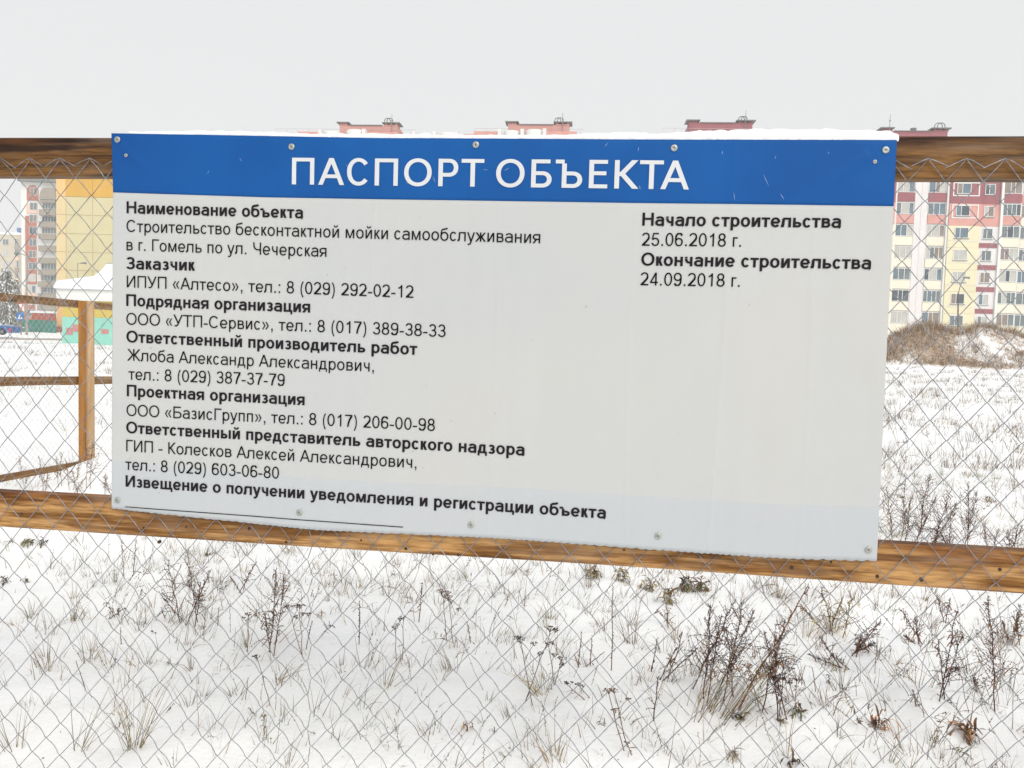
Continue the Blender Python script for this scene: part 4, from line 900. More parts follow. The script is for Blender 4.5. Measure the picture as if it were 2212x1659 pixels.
# --- kiosk with a snowy hipped roof
S = Site(135, 64, 0); T = thing('kiosk', 'low turquoise and yellow kiosk under a snowy hip roof left of the sign', 'kiosk', S.o, S.rz)
def Z6(x, y, back=0): return S.at(x * .1518, 543.8 + y * .1518, back)
M_TURQ = mat('turquoise_paint', lin(148, 214, 196, .92), .7, .06, .8); M_PATCH = mat('dusty_pink_paint', lin(198, 134, 130, .92), .7, .06, .8); M_KY = mat('kiosk_yellow', lin(214, 188, 88, .92), .75, .06, .8)
x0 = Z6(885, 1200)[0]; Wk = 9.0; zt = Z6(900, 925)[1]; zf = Z6(900, 690)[1]; zf1 = Z6(900, 528)[1]
b = MB(); b.box(x0 + .03, Wk, .05, 6.5, -.4, zf); b.build('upper_wall', M_KY, T)
b = MB(); b.box(x0, Wk + .03, 0, 6.55, -.4, zt); b.build('lower_wall', M_TURQ, T)
for a, c, y0, y1 in ((945, 1035, 1080, 1183), (1036, 1140, 1035, 1140), (1230, 1335, 1130, 1195), (1440, 1545, 1100, 1170)):
    xa, z1 = Z6(a, y0); xb, z0 = Z6(c, y1); q = MB(); q.box(xa, xb, -.03, 0, z0, z1); q.build('painted_block', M_PATCH, T)
b = MB(); xe = Z6(850, 600)[0]; b.box(xe, Wk + .5, -.5, 7, zf, zf1); b.build('fascia', M_WHITEW, T)
b = MB(); xt = Z6(822, 518)[0]; zp = Z6(1560, 172, 3)[1]; xk, zk = Z6(1340, 345, 1.5); xp = Z6(1560, 172, 3)[0]
# concave snow slope built as rings of a rectangle that shrink upwards
rings = [(xt, Wk + .9, -.75, 7.25, zf1), (xt + .05, Wk + .85, -.7, 7.2, zf1 + .14), (xk - 2.4, Wk - 1.3, .3, 6.2, zf1 + (zk - zf1) * .55), (xk, Wk - 2.6, 1.5, 5, zk), ((xk + xp) / 2, Wk - 3, 2.2, 4.4, (zk + zp) / 2), (xp - .2, Wk - 3.3, 2.9, 3.8, zp)]
for r in rings: b.v += [(r[0], r[2], r[4]), (r[1], r[2], r[4]), (r[1], r[3], r[4]), (r[0], r[3], r[4])]
for i in range(len(rings) - 1):
    for j in range(4): b.f.append((i * 4 + j, i * 4 + (j + 1) % 4, i * 4 + 4 + (j + 1) % 4, i * 4 + 4 + j)); b.mi.append(0)
k = (len(rings) - 1) * 4; b.f.append((k, k + 1, k + 2, k + 3)); b.mi.append(0); b.build('snowy_roof', M_CAP, T)

# --- green hoarding, low red wall, signs, lamps, truck
M_GRN = mat('green_sheet', lin(52, 128, 112, .92), .6, .1, 1); S = Site(0, 112, 0)
T = thing('green_fence', 'dark green sheet metal fence in front of the red and white tower', 'fence', S.o, S.rz); zt = S.at(60, 690)[1]
x = -22.0
while x < S.at(117, 700)[0]:
    q = MB(); q.box(x, x + 1.94, -.03 if int(x * 10) % 4 else -.05, .02, -.1, zt - (0 if int(x) % 3 else .06)); q.build('panel', M_GRN, T); x += 2.0
S = Site(68, 118, 0); b = MB(); xb = S.at(117, 700)[0]; zt = S.at(90, 672)[1]; w0 = thing('low_red_wall', 'low red wall with a snowy top above the green fence', 'wall', S.o, S.rz)
b.box(0, xb, 0, .5, -.2, zt - .3); b.build('wall', M_BRK, w0); b = MB(); b.box(-.1, xb + .1, -.15, .65, zt - .3, zt); b.build('snow_top', M_CAP, w0)
# far kerb of the road
b = MB(); A = at_depth(-300, 720, 74); B = at_depth(500, 742, 74); d = (B - A); 
for i in range(41):
    p = A + d * i / 40; h0 = float(H(p[0], p[1])); b.v += [(p[0], p[1], h0 - .1), (p[0], p[1], h0 + .16), (p[0], p[1] + .3, h0 + .16)]
for i in range(40):
    for j in range(2): b.f.append((i * 3 + j, i * 3 + 3 + j, i * 3 + 4 + j, i * 3 + 1 + j)); b.mi.append(0)
tag(b.build('road_kerb', mat('kerb_dirty', lin(168, 158, 146, .92), .9, .2, 3)), kind='structure')
def sign_on_pole(name, label, px, D, ytop, ybot, w_px, shape):
    S = Site(px, D, 0); T = thing(name, label, 'road sign', S.o, S.rz); zt = S.at(px, ytop)[1]; zb = S.at(px, ybot)[1]; w = w_px / F * D / 2
    b = MB(); b.tube([(0, .05, -.2), (0, .05, zt)], .045, .045, 6); b.build('pole', mat('sign_pole', lin(150, 120, 92, .92), .6), T)
    if shape == 'cross':
        b = MB(); b.box(-w, w, -.02, .02, zb, zt); b.build('sign_plate', mat('sign_blue', lin(36, 120, 200, .92), .4, .04), T)
        h = zt - zb; b = MB(); b.v = [(-w * .78, -.026, zb + h * .16), (w * .78, -.026, zb + h * .16), (0, -.026, zb + h * .88)]; b.f = [(0, 1, 2)]; b.mi = [0]; b.build('white_triangle', M_WHITEW, T)
        b = MB(); MBK = mat('sign_black', (.03, .03, .04, 1), .5)
        y = -.03; hx = w * .05
        b.tube([(hx, y, zb + h * .52), (hx + w * .02, y, zb + h * .40)], w * .07, w * .07, 5)
        b.tube([(hx, y, zb + h * .41), (hx + w * .2, y, zb + h * .24)], w * .05, w * .04, 4); b.tube([(hx, y, zb + h * .41), (hx - w * .22, y, zb + h * .24)], w * .05, w * .04, 4)
        b.tube([(hx, y, zb + h * .50), (hx + w * .2, y, zb + h * .40)], w * .04, w * .03, 4); b.tube([(hx, y, zb + h * .50), (hx - w * .16, y, zb + h * .40)], w * .04, w * .03, 4)
        b.blob((hx, y, zb + h * .58), w * .09)
        for q in (-.5, -.2, .2, .5): b.box(w * q - w * .07, w * q + w * .07, y - .002, y + .002, zb + h * .18, zb + h * .22)
        b.build('walking_figure', MBK, T)
    else:
        for s, m, yy, nm in ((1.0, mat('sign_red', lin(190, 66, 62, .92), .5), -.02, 'red_border'), (.66, M_WHITEW, -.035, 'white_face')):
            h = zt - zb; cz = zt - h * .36; b = MB(); pts = [(-w * s, cz + (zt - cz) * s), (w * s, cz + (zt - cz) * s), (0, cz - (cz - zb) * s)]
            b.v = [(a, yy, c) for a, c in pts] + [(a, yy + .02, c) for a, c in pts]; b.f = [(0, 2, 1), (3, 4, 5), (0, 1, 4, 3), (1, 2, 5, 4), (2, 0, 3, 5)]; b.mi = [0] * 5; b.build(nm, m, T)
sign_on_pole('crossing_sign', 'small square blue pedestrian crossing sign with white triangle at the far left', 44.3, 88, 675, 692, 15.5, 'cross')
sign_on_pole('yield_sign', 'small white triangular give way sign with red border above the blue one', 45.3, 90, 655, 670, 14, 'yield')
def lamp(label, px, D, ybase, ytop, arm, col, r=.1, kink=None):
    S = Site(px, D, 0); T = thing('street_lamp', label, 'street lamp', S.o, S.rz, 'street lamps along the road'); zt = S.at(px, ytop)[1]
    ax, az = S.at(arm[0], arm[1]); b = MB(); m = mat('lamp_grey', col, .6)
    xt = S.at(px, ytop)[0]
    if kink: b.tube([(0, 0, -.3), (xt * .5, 0, zt * kink)], r, r, 8); b.tube([(xt * .5, 0, zt * kink), (xt, 0, zt)], r * .6, r * .5, 8)
    else: b.tube([(0, 0, -.3), (xt, 0, zt)], r, r * .7, 8)
    b.build('pole', m, T); b = MB(); b.tube([(xt, 0, zt - .1), (xt + (ax - xt) * .4, 0, zt + (az - zt) * .55), (ax, 0, az)], r * .45, r * .4, 6); b.build('arm', m, T)
    b = MB(); e = .35 if ax > xt else -.35; b.v = []; b.tube([(ax - e * .3, 0, az - .02), (ax + e * .5, 0, az + .03), (ax + e * 1.6, 0, az)], .08, .13, 7, cap=True); b.build('lamp_head', M_SLAB, T)
lamp('thin grey street lamp standing before the cream wall above the kiosk roof', 168, 96, 735, 568, (176, 568.5), lin(150, 150, 146, .92), .07)
lamp('street lamp whose head shows over the kiosk roof right by the sign', 228, 98, 735, 573, (231, 570), lin(150, 150, 146, .92), .07)
lamp('grey concrete lamp post in front of the red and white tower', 57.5, 92, 715, 552, (42, 548), lin(160, 156, 148, .92), .14)
lamp('dark street lamp with a slanted arm before the yellow bays of the right hand block', 2070, 88, 735, 632, (2083, 600), lin(98, 88, 88, .92), .1)
# blue truck body at the left border
S = Site(0, 78, 0); T = thing('blue_van', 'back of a blue van half cut off by the left border beside the road', 'van', S.o, S.rz)
M_VAN = mat('van_blue', lin(24, 92, 158, .92), .35, .05, 2, spec=.5); xa, zr = S.at(-60, 701); xb, zt = S.at(21, 703); zb = S.at(0, 723)[1]
b = MB(); sh = [(xa, zb + .35), (xa, zr - .5), (xa + .5, zr - .1), (xb - .5, zt), (xb - .08, zt - .15), (xb, zb + .3), (xb - .1, zb + .2)]; k = len(sh)
b.v = [(x, 0, z) for x, z in sh] + [(x, 1.8, z) for x, z in sh]; b.f = [tuple(range(k)), tuple(range(k, 2 * k))[::-1]] + [((i + 1) % k, i, i + k, (i + 1) % k + k) for i in range(k)]; b.mi = [0] * (k + 2); b.build('body', M_VAN, T)
b = MB(); b.box(xa + .6, xb - .6, .1, 1.7, zt - .02, zt + .06); b.build('roof_snow', M_CAP, T)
b = MB(); b.box(xa + .2, xb - 1.0, -.02, 0, zt - .75, zt - .25); b.build('side_window', GL[1], T)
b = MB(); b.box(xb - .16, xb + .03, -.03, .12, zt - .62, zt - .3); b.build('tail_light', mat('tail_red', lin(200, 50, 60, .92), .3), T)
for x in (xa + .7, xb - .75):
    b = MB(); b.tube([(x, -.06, zb + .3), (x, .2, zb + .3)], .32, .32, 16, cap=True); w_ = b.build('wheel', mat('tyre', (.02, .02, .022, 1), .8), T)
    b = MB(); b.tube([(x, -.075, zb + .3), (x, -.05, zb + .3)], .17, .17, 12, cap=True); b.build('rim', M_PIPE, w_)

# --- far rail fence behind the mound
S = Site(2060, 66, 0); T = thing('far_rail_fence', 'distant low wooden rail fence behind the weedy mound on the right', 'fence', S.o, S.rz)
zt = S.at(2180, 740)[1]
for i in range(-10, 9): b = MB(); b.box(i * 2.4 - .06, i * 2.4 + .06, 0, .1, -.4, zt - .14); b.build('post', M_WPOST, T)
for dz in (0, -.75): b = MB(); b.box(-25, 21, -.05, -.001, zt - .12 + dz, zt + dz); b.build('rail', M_WORANGE, T)

# ------------------------------------------------------------------ withered plants in the snow
P_PURP = mat('stem_purple_brown', (.085, .036, .034, 1), .8, .35, 30)
P_SEED = mat('seed_dark', (.050, .026, .026, 1), .85, .4, 60)
P_BROWN = mat('stem_brown', (.15, .085, .045, 1), .8, .35, 30)
P_RUST = mat('leaf_rust', (.24, .11, .045, 1), .75, .35, 40)
P_STRAW = mat('grass_straw', (.36, .27, .14, 1), .8, .25, 30)
P_OLIVE = mat('grass_olive', (.13, .14, .055, 1), .8, .3, 30)
P_ORANGE = mat('leaf_orange', (.58, .24, .05, 1), .7, .35, 40)
P_GREY = mat('grass_greybrown', (.23, .17, .11, 1), .85, .25, 30)
P_FROST = mat('frosted_stalk', (.72, .69, .66, 1), .9, .1, 40)
P_YEL = mat('leaf_yellow', (.45, .33, .08, 1), .75, .25, 40)
PM = [P_PURP, P_SEED, P_BROWN, P_RUST, P_STRAW, P_OLIVE, P_ORANGE, P_GREY, P_YEL, P_FROST]
PURP, SEED, BROWN, RUST, STRAW, OLIVE, ORANGE, GREY, YEL, FROST = range(10)
SIDE3 = np.array([RIGHT[0], RIGHT[1], 0.0])
def rnd_dir(R, up=.3):
    a = R.uniform(0, 2 * math.pi); v = np.array([math.cos(a), math.sin(a), up]); return v / np.linalg.norm(v)
def curve(p, d, L, R, n=5, droop=0.0, wob=.12):
    pts = [np.array(p, float)]; d = np.array(d, float)
    for i in range(n):
        d = d + np.array([R.uniform(-wob, wob), R.uniform(-wob, wob), R.uniform(-wob, wob) - droop]); d /= np.linalg.norm(d); pts.append(pts[-1] + d * (L / n))
    return pts
def sliver(b, c, d, L, w, m):
    d = d / (np.linalg.norm(d) + 1e-9); a = np.cross(d, (.3, .8, .5)); a /= (np.linalg.norm(a) + 1e-9); e = np.cross(d, a); i = len(b.v)
    for q in (c - d * L * .5, c + a * w * .5, c + e * w * .5, c - a * w * .5, c - e * w * .5, c + d * L * .5): b.v.append(tuple(q))
    for s in range(4):
        j = (s + 1) % 4; b.f.append((i, i + 1 + j, i + 1 + s)); b.mi.append(m); b.f.append((i + 5, i + 1 + s, i + 1 + j)); b.mi.append(m)
def leafy(b, c, d, L, w, R, m, hang=False):
    """a small curled strip leaf"""
    pts = curve(c, d, L, R, 5, R.uniform(.1, .5) if not hang else R.uniform(.35, .9), .3); s = np.cross(d, rnd_dir(R, R.uniform(-1, 1))); s /= (np.linalg.norm(s) + 1e-9)
    P = pts; k = len(P); base = len(b.v)
    for i, p in enumerate(P):
        ww = w * math.sin(math.pi * (i + .35) / (k + .2)) / 2; b.v.append(tuple(p - s * ww)); b.v.append(tuple(p + s * ww))
    for i in range(k - 1): b.f.append((base + 2 * i, base + 2 * i + 1, base + 2 * i + 3, base + 2 * i + 2)); b.mi.append(m)
def along_pts(pts, t):
    k = t * (len(pts) - 1); i = min(int(k), len(pts) - 2); return pts[i] + (pts[i + 1] - pts[i]) * (k - i)
def mugwort(st, lf, p, top, R, dens=1.0, sm=PURP, scm=SEED, leaf=RUST, bl=.38, r=.0026):
    p = np.array(p, float); top = np.array(top, float); ax = top - p; L = np.linalg.norm(ax); d = ax / L
    pts = [p - d * .03] + [p + ax * (i / 6) + np.array([R.uniform(-1, 1), R.uniform(-1, 1), R.uniform(-.4, .4)]) * L * .016 for i in range(1, 7)]
    st.tube(pts, r, r * .4, 4, sm); nb = int(23 * dens * max(.6, L / .45))
    for i in range(nb):
        t = .22 + .76 * (i + R.random()) / nb; q = along_pts(pts, t); dd = rnd_dir(R, .3) * R.uniform(.7, 1.1) + d * R.uniform(.3, .9); dd /= np.linalg.norm(dd)
        l = L * bl * 1.45 * (1.12 - t) * R.uniform(.35, 1.25); br = curve(q, dd, l, R, 6, -.10 if R.random() < .6 else .22, .22); st.tube(br, r * .55, r * .3, 3, sm)
        ns = max(3, int(l / .0125))
        for k in range(ns):
            c = along_pts(br, (k + .6) / ns); o = rnd_dir(R, R.uniform(-.5, .8)) * .0035
            sliver(lf, c + o, dd * .5 + rnd_dir(R, R.uniform(-1.2, 1.2)), R.uniform(.006, .013), R.uniform(.0022, .0045), scm if R.random() < .70 else leaf)
        if R.random() < .3: leafy(lf, q, rnd_dir(R, -.4), R.uniform(.02, .045), R.uniform(.004, .008), R, leaf)
    for k in range(int(L * .35 / .007)):
        c = along_pts(pts, .64 + .36 * k / max(1, int(L * .35 / .007))); sliver(lf, c + rnd_dir(R, 0) * .003, rnd_dir(R, 1.0), R.uniform(.006, .012), R.uniform(.0022, .0045), scm)
def spike(st, lf, p, top, R, sm=PURP, scm=SEED, fat=1.0, start=.15):
    p = np.array(p, float); top = np.array(top, float); ax = top - p; L = np.linalg.norm(ax); d = ax / L
    pts = [p - d * .03] + [p + ax * (i / 5) + np.array([R.uniform(-1, 1), R.uniform(-1, 1), 0]) * L * .012 for i in range(1, 6)]
    st.tube(pts, .0021, .001, 4, sm); n = int(L / .0052)
    for k in range(n):
        t = start + (1 - start) * (k + R.random()) / n; c = along_pts(pts, t)
        if R.random() < .45 + .4 * t: lf.blob(c + rnd_dir(R, .2) * .0032 * fat, R.uniform(.002, .0042) * fat * (1.15 - t * .55), scm)
def yarrow(st, lf, p, top, R, heads=3, sm=BROWN, scm=SEED, size=.028):
    p = np.array(p, float); top = np.array(top, float); ax = top - p; L = np.linalg.norm(ax); d = ax / L
    pts = [p - d * .03] + [p + ax * (i / 5) + np.array([R.uniform(-1, 1), R.uniform(-1, 1), 0]) * L * .02 for i in range(1, 6)]
    st.tube(pts, .0017, .0012, 4, sm)
    tops = [(pts[-1], size)]
    for k in range(heads - 1):
        q = along_pts(pts, R.uniform(.5, .85)); dd = rnd_dir(R, 1.6); br = curve(q, dd, L * R.uniform(.18, .3), R, 3, 0, .1); st.tube(br, .001, .0008, 3, sm); tops.append((br[-1], size * R.uniform(.5, .8)))
    for c, s in tops:
        for k in range(int(22 * s / .028)):
            a = R.uniform(0, 6.283); rr = s * math.sqrt(R.random()); e = c + np.array([rr * math.cos(a), rr * math.sin(a), .004 - rr * .12])
            st.tube([c - d * s * .75, c * .5 + e * .5 - d * s * .2, e], .0005, .0005, 3, sm); lf.blob(e, R.uniform(.0025, .0044), scm, (1.1, 1.1, .7))
    for k in range(3): leafy(lf, along_pts(pts, R.uniform(.1, .6)), rnd_dir(R, .2), .03, .003, R, RUST)
def tuft(st, p, h, n, R, lean=(0, 0), spread=.5, ms=(STRAW, OLIVE), w=.0034, rad=.03, flop=.12):
    for i in range(n):
        a = R.uniform(0, 6.283); q = np.array(p, float) + np.array([math.cos(a), math.sin(a), 0]) * R.random() * rad - np.array([0, 0, .012])
        d = np.array([math.cos(a) * spread * R.random() + lean[0], math.sin(a) * spread * R.random() + lean[1], 1.0]); d /= np.linalg.norm(d)
        pts = curve(q, d, h * R.uniform(.45, 1.1), R, 5, flop * R.uniform(.2, 2.0), .07); s = np.cross(d, np.array([R.uniform(-1, 1), R.uniform(-1, 1), 0])); s /= (np.linalg.norm(s) + 1e-9)
        st.ribbon(pts, w * R.uniform(.7, 1.2), w * .15, s, R.choice(ms))
def curled(lf, p, R, size=.05, n=9, ms=(ORANGE, RUST, BROWN), tall=1.0):
    size *= .6; n = int(n * 2.2)
    for i in range(n):
        q = np.array(p, float) + np.array([R.uniform(-.5, .5) * size, R.uniform(-.5, .5) * size, R.uniform(0, size * tall * .8)])
        leafy(lf, q, rnd_dir(R, R.uniform(.8, 3.5)), size * R.uniform(.8, 1.7), size * R.uniform(.12, .26), R, R.choice(ms), True)
def cv(s, x, y):
    if s == 'L': return x * .4918, 1087.6 + y * .4918
    if s == 'R': return 1087.6 + x * .5083, 1087.6 + y * .5083
    if s == 'S': return 1811 + x * .3451, 744 + y * .3451
    if s == 'T': return x * .3106, 687 + y * .3106
    return x, y
NPL = [0]
def plant(kind, s, base, tops, label, group=None, **k):
    """base: photo point where it leaves the snow; tops: list of photo points of its stem ends"""
    NPL[0] += 1; R = random.Random(100 + NPL[0]); bx, by = cv(s, *base); g, D = on_ground(bx, by); st, lf = MB(), MB()
    T = thing(k.pop('name', kind), label, k.pop('cat', 'dry plant'), g, 0, group); rad = k.pop('rad', .04)
    for i, t in enumerate(tops):
        tx, ty = cv(s, *t[:2]); dz = R.uniform(-.04, .04) * D / 4 if i else 0; tp = at_depth(tx, ty, D + dz) - g
        q = np.array([R.uniform(-rad, rad), R.uniform(-rad, rad), 0]) if i else np.zeros(3)
        if kind == 'mugwort': mugwort(st, lf, q, tp, R, **k)
        elif kind == 'dock_stalk': spike(st, lf, q, tp, R, **k)
        elif kind == 'yarrow': yarrow(st, lf, q, tp, R, **k)
        elif kind == 'bent_stem':
            mid = np.array([tp[0] * .35, tp[1] * .35, tp[2] * 1.0]) + SIDE3 * 0; st.tube([q - np.array([0, 0, .02]), q * .5 + mid * .6, mid, tp * .7 + mid * .3 + np.array([0, 0, .008]), tp * np.array([1, 1, .55])], .0017, .001, 4, BROWN)
            for j in range(6): leafy(lf, tp * np.array([1, 1, .55]), rnd_dir(R, -.8), .03, .004, R, BROWN)
    if kind == 'grass_tuft': tuft(st, (0, 0, 0), k.get('h', .18), k.get('n', 26), R, k.get('lean', (0, 0)), k.get('spread', .6), k.get('ms', (STRAW, OLIVE, GREY)), k.get('w', .0028), k.get('r', .035), k.get('flop', .12))
    if kind == 'curled_leaves':
        curled(lf, (0, 0, 0), R, k.get('size', .05), k.get('n', 10), k.get('ms', (ORANGE, RUST, BROWN)), k.get('tall', 1.0)); st.tube([(0, 0, -.02), (.003, 0, .02), (0, .002, k.get('size', .05) * .8)], .0018, .0012, 4, BROWN)
    if st.f: st.build('grass_blades' if kind == 'grass_tuft' else 'stem', PM, T)
    if lf.f: lf.build('leaves' if kind == 'curled_leaves' else 'seed_heads', PM, T)
    return T
UL = 'below the lower plank'
# lower left of the photograph
plant('mugwort', 'L', (790, 520), [(738, 245), (705, 400)], 'twiggy dark mugwort with two tall stems, left one of the pair below the plank')
plant('mugwort', 'L', (868, 520), [(825, 262), (882, 345), (930, 285)], 'bushy mugwort with three reddish stems, right neighbour of the leftmost mugwort', leaf=RUST)
plant('dock_stalk', 'L', (955, 535), [(962, 455)], 'short dark spike standing right of the two left mugworts')
plant('dock_stalk', 'L', (722, 500), [(706, 455)], 'tiny brown sprig at the foot of the leftmost mugwort')
plant('mugwort', 'L', (1050, 392), [(1128, 255), (1010, 320)], 'leaning dark stem bent to the right just below the lower plank', bl=.25, dens=.7)
plant('mugwort', 'L', (1180, 655), [(1213, 288), (1250, 320), (1160, 480)], 'tallest bushy brown mugwort in the left half with grass at its foot', sm=BROWN, leaf=RUST, dens=1.25)
plant('yarrow', 'L', (1088, 650), [(1092, 485)], 'single brown flower head on a straight stem left of the tallest left mugwort', heads=2, size=.018)
plant('yarrow', 'L', (1328, 665), [(1318, 450), (1265, 455)], 'dark umbels of yarrow on thin stems right of the tallest left mugwort', heads=3, size=.022)
plant('dock_stalk', 'L', (1345, 640), [(1370, 515)], 'slim seed spike leaning right beside the dark umbels', sm=BROWN)
plant('dock_stalk', 'L', (1576, 620), [(1580, 430)], 'lone straight black seed spike near the centre under the sign', fat=1.25)
plant('yarrow', 'L', (1765, 690), [(1775, 500), (1735, 545)], 'yarrow with small brown umbels right of the lone black spike', heads=2, size=.018)
plant('mugwort', 'L', (1840, 520), [(1855, 345)], 'thin stem with hanging seeds rising behind the small brown umbels', dens=.6, bl=.2, sm=BROWN)
plant('yarrow', 'L', (1965, 605), [(1940, 385), (1965, 410)], 'yarrow with broad rusty brown umbel right of centre under the plank', heads=3, scm=BROWN, size=.026)
plant('dock_stalk', 'L', (2068, 612), [(2050, 520)], 'short grey spike bending left beside the rusty yarrow', sm=GREY, scm=GREY)
plant('dock_stalk', 'L', (2002, 612), [(2003, 583)], 'stub of a dead stalk between rusty yarrow and short grey spike', fat=1.1)
plant('yarrow', 'L', (1185, 890), [(1130, 672)], 'long leaning yarrow stem with one dark umbel in the lower left', heads=1, size=.017)
plant('yarrow', 'L', (1163, 1015), [(1158, 935)], 'frosted feathery stem standing low in the foreground left of centre', heads=1, scm=GREY, size=.009)
plant('dock_stalk', 'L', (532, 612), [(528, 545)], 'short purple black stump of a spike left in the snow', fat=1.0, start=0)
plant('dock_stalk', 'L', (376, 820), [(333, 690)], 'slender dark grass ear leaning left in the lower left', fat=.6)
plant('dock_stalk', 'L', (1078, 862), [(1090, 765)], 'pale brown ear of grass standing in the foreground left of centre', sm=STRAW, scm=GREY, fat=.8, start=.3)
plant('dock_stalk', 'L', (1076, 985), [(1090, 940)], 'small brown ear of grass nearest the bottom left of centre', sm=STRAW, scm=BROWN, fat=.8, start=.3)
plant('mugwort', 'L', (545, 330), [(532, 160)], 'pale thin weed just under the plank at left, left one of two', sm=GREY, scm=GREY, dens=.6, bl=.2)
plant('mugwort', 'L', (588, 305), [(600, 155)], 'dark blue grey thin weed just under the plank at left, right one of two', dens=.6, bl=.2)
plant('curled_leaves', 'L', (190, 182), [], 'dark upright clump of withered leaves under the plank near the left border', size=.06, ms=(SEED, OLIVE, PURP), tall=1.3, n=12)
plant('curled_leaves', 'L', (122, 180), [], 'flat olive green clump beside the dark one under the plank near the left border', size=.08, ms=(OLIVE, OLIVE, STRAW), n=16, tall=.5)
plant('curled_leaves', 'L', (48, 168), [], 'small green tuft of leaves just under the plank at the left border', size=.045, ms=(OLIVE, GREY), n=9, tall=.6)
plant('curled_leaves', 'L', (20, 350), [], 'green clump poking out of snow at the left border below the plank', size=.06, ms=(OLIVE, SEED), n=12)
plant('curled_leaves', 'L', (112, 345), [], 'brownish clump in snow with a thin stalk near the left border', size=.05, ms=(BROWN, OLIVE), n=9, tall=.8)
plant('curled_leaves', 'L', (910, 232), [], 'olive clump of leaves just under the plank left of the sign middle', size=.045, ms=(OLIVE, SEED), n=9)
plant('dock_stalk', 'L', (1310, 345), [(1388, 230)], 'long thin weed leaning right just under the plank below the ruled line', fat=.6, sm=GREY)
plant('mugwort', 'L', (505, 500), [(480, 455), (520, 460), (550, 458)], 'small low spreading brown weed in the left foreground', dens=.5, leaf=BROWN)
plant('curled_leaves', 'L', (1125, 495), [], 'pale orange curled leaf left of the tallest left mugwort', size=.035, ms=(RUST, STRAW), n=4)
plant('curled_leaves', 'L', (1410, 500), [], 'light brown withered leaf on a bent stalk right of the dark umbels', size=.05, ms=(STRAW, RUST), n=5, tall=1.4)
plant('curled_leaves', 'L', (885, 548), [], 'reddish fallen leaf lying on snow right of the left mugworts', size=.04, ms=(RUST, BROWN), n=4, tall=.3)
plant('curled_leaves', 'L', (2048, 1000), [], 'bright orange curled leaf standing alone at bottom centre', size=.045, ms=(ORANGE, YEL, RUST), n=7, tall=1.4)
plant('curled_leaves', 'L', (2168, 1005), [], 'small black withered leaf right of the lone orange leaf', size=.025, ms=(SEED, BROWN), n=5)
plant('curled_leaves', 'L', (745, 705), [], 'small dark bent leaf on a thin stalk in the left foreground', size=.03, ms=(SEED, OLIVE), n=4)
for base, h, n, lean, lab in (((590, 1080), .34, 34, (.1, 0), 'large fan of straw coloured blades at the bottom left'), ((215, 740), .26, 20, (-.05, 0), 'upright tuft of thin straw grass near the left border'),
        ((400, 690), .24, 22, (.25, 0), 'loose tuft of grass leaning right in the left foreground'), ((330, 510), .15, 20, (.2, 0), 'faint fine grass tuft left of the small low weed'),
        ((1700, 800), .26, 16, (.25, 0), 'sparse olive tuft of long blades near bottom centre'), ((1620, 720), .2, 10, (.35, 0), 'few green blades leaning right below the lone black spike'),
        ((60, 1075), .24, 14, (-.2, 0), 'arching pale blades at the very bottom left corner'), ((350, 1080), .3, 12, (.35, 0), 'long thin straw blades sweeping right at the bottom left'),
        ((1050, 630), .14, 10, (.1, 0), 'short olive blades at the foot of the tallest left mugwort'), ((1500, 400), .13, 18, (.1, 0), 'short green blades under the plank near the centre'),
        ((1560, 410), .13, 12, (-.1, 0), 'low fanned green blades just right of the short green ones under the plank'), ((1980, 730), .15, 14, (-.3, 0), 'bent pale blades lying over snow right of centre'),
        ((930, 990), .16, 8, (-.1, 0), 'few upright blades in the foreground left of centre'), ((1260, 1150), .16, 12, (.2, 0), 'short blades at the bottom edge left of centre'),
        ((1600, 900), .34, 4, (.35, 0), 'long single straw ear leaning far right at bottom centre'), ((1880, 1010), .12, 10, (0, 0), 'short olive blades left of the lone orange leaf')):
    plant('grass_tuft', 'L', base, [], lab, cat='grass', h=h, n=n, lean=lean, spread=.55)
# lower right
plant('yarrow', 'R', (125, 860), [(72, 580), (205, 530)], 'group of dark brown yarrow umbels on long stems below the sign right of centre', heads=3, size=.024, scm=SEED)
plant('yarrow', 'R', (215, 770), [(190, 595), (250, 660)], 'second yarrow with blackish umbels right behind the brown group', heads=3, size=.020)
plant('yarrow', 'R', (345, 835), [(265, 765), (318, 770)], 'low curved dark yarrow stems right of the brown umbels', heads=2, size=.014)
plant('grass_tuft', 'R', (165, 800), [], 'yellow green grass around the foot of the brown umbels', cat='grass', h=.2, n=34, lean=(-.2, 0), ms=(OLIVE, STRAW, YEL), spread=.9)
plant('dock_stalk', 'R', (458, 710), [(465, 350)], 'tall straight brown seed spike right of the brown umbels', sm=BROWN, scm=BROWN, fat=1.1)
plant('dock_stalk', 'R', (318, 695), [(332, 545), (300, 640)], 'pair of reddish brown sprigs left of the tall straight spike', sm=BROWN, scm=RUST)
plant('dock_stalk', 'R', (370, 690), [(376, 560), (430, 630)], 'thin reddish sprigs touching the left side of the tall straight spike', sm=BROWN, scm=RUST)
plant('yarrow', 'R', (512, 1050), [(440, 795), (470, 795)], 'leaning stem with two rust brown umbels at bottom right of centre', heads=2, scm=BROWN, size=.017)
plant('yarrow', 'R', (545, 1068), [(525, 1018)], 'small feathery stub at the foot of the leaning rust brown umbels', heads=1, size=.008)
plant('dock_stalk', 'R', (628, 715), [(655, 570)], 'dark purple spike with an orange leaf left of the big clump', fat=1.2)
plant('curled_leaves', 'R', (626, 712), [], 'small orange leaf hanging at the foot of the dark purple spike', size=.03, ms=(ORANGE, YEL), n=3)
plant('mugwort', 'R', (640, 925), [(655, 735)], 'thin dark weed with drooping tips left of the big clump base', dens=.5, bl=.18)
plant('mugwort', 'R', (700, 745), [(765, 545), (830, 610), (735, 610)], 'arched dark branch spreading left out of the big clump', dens=.8, bl=.3)
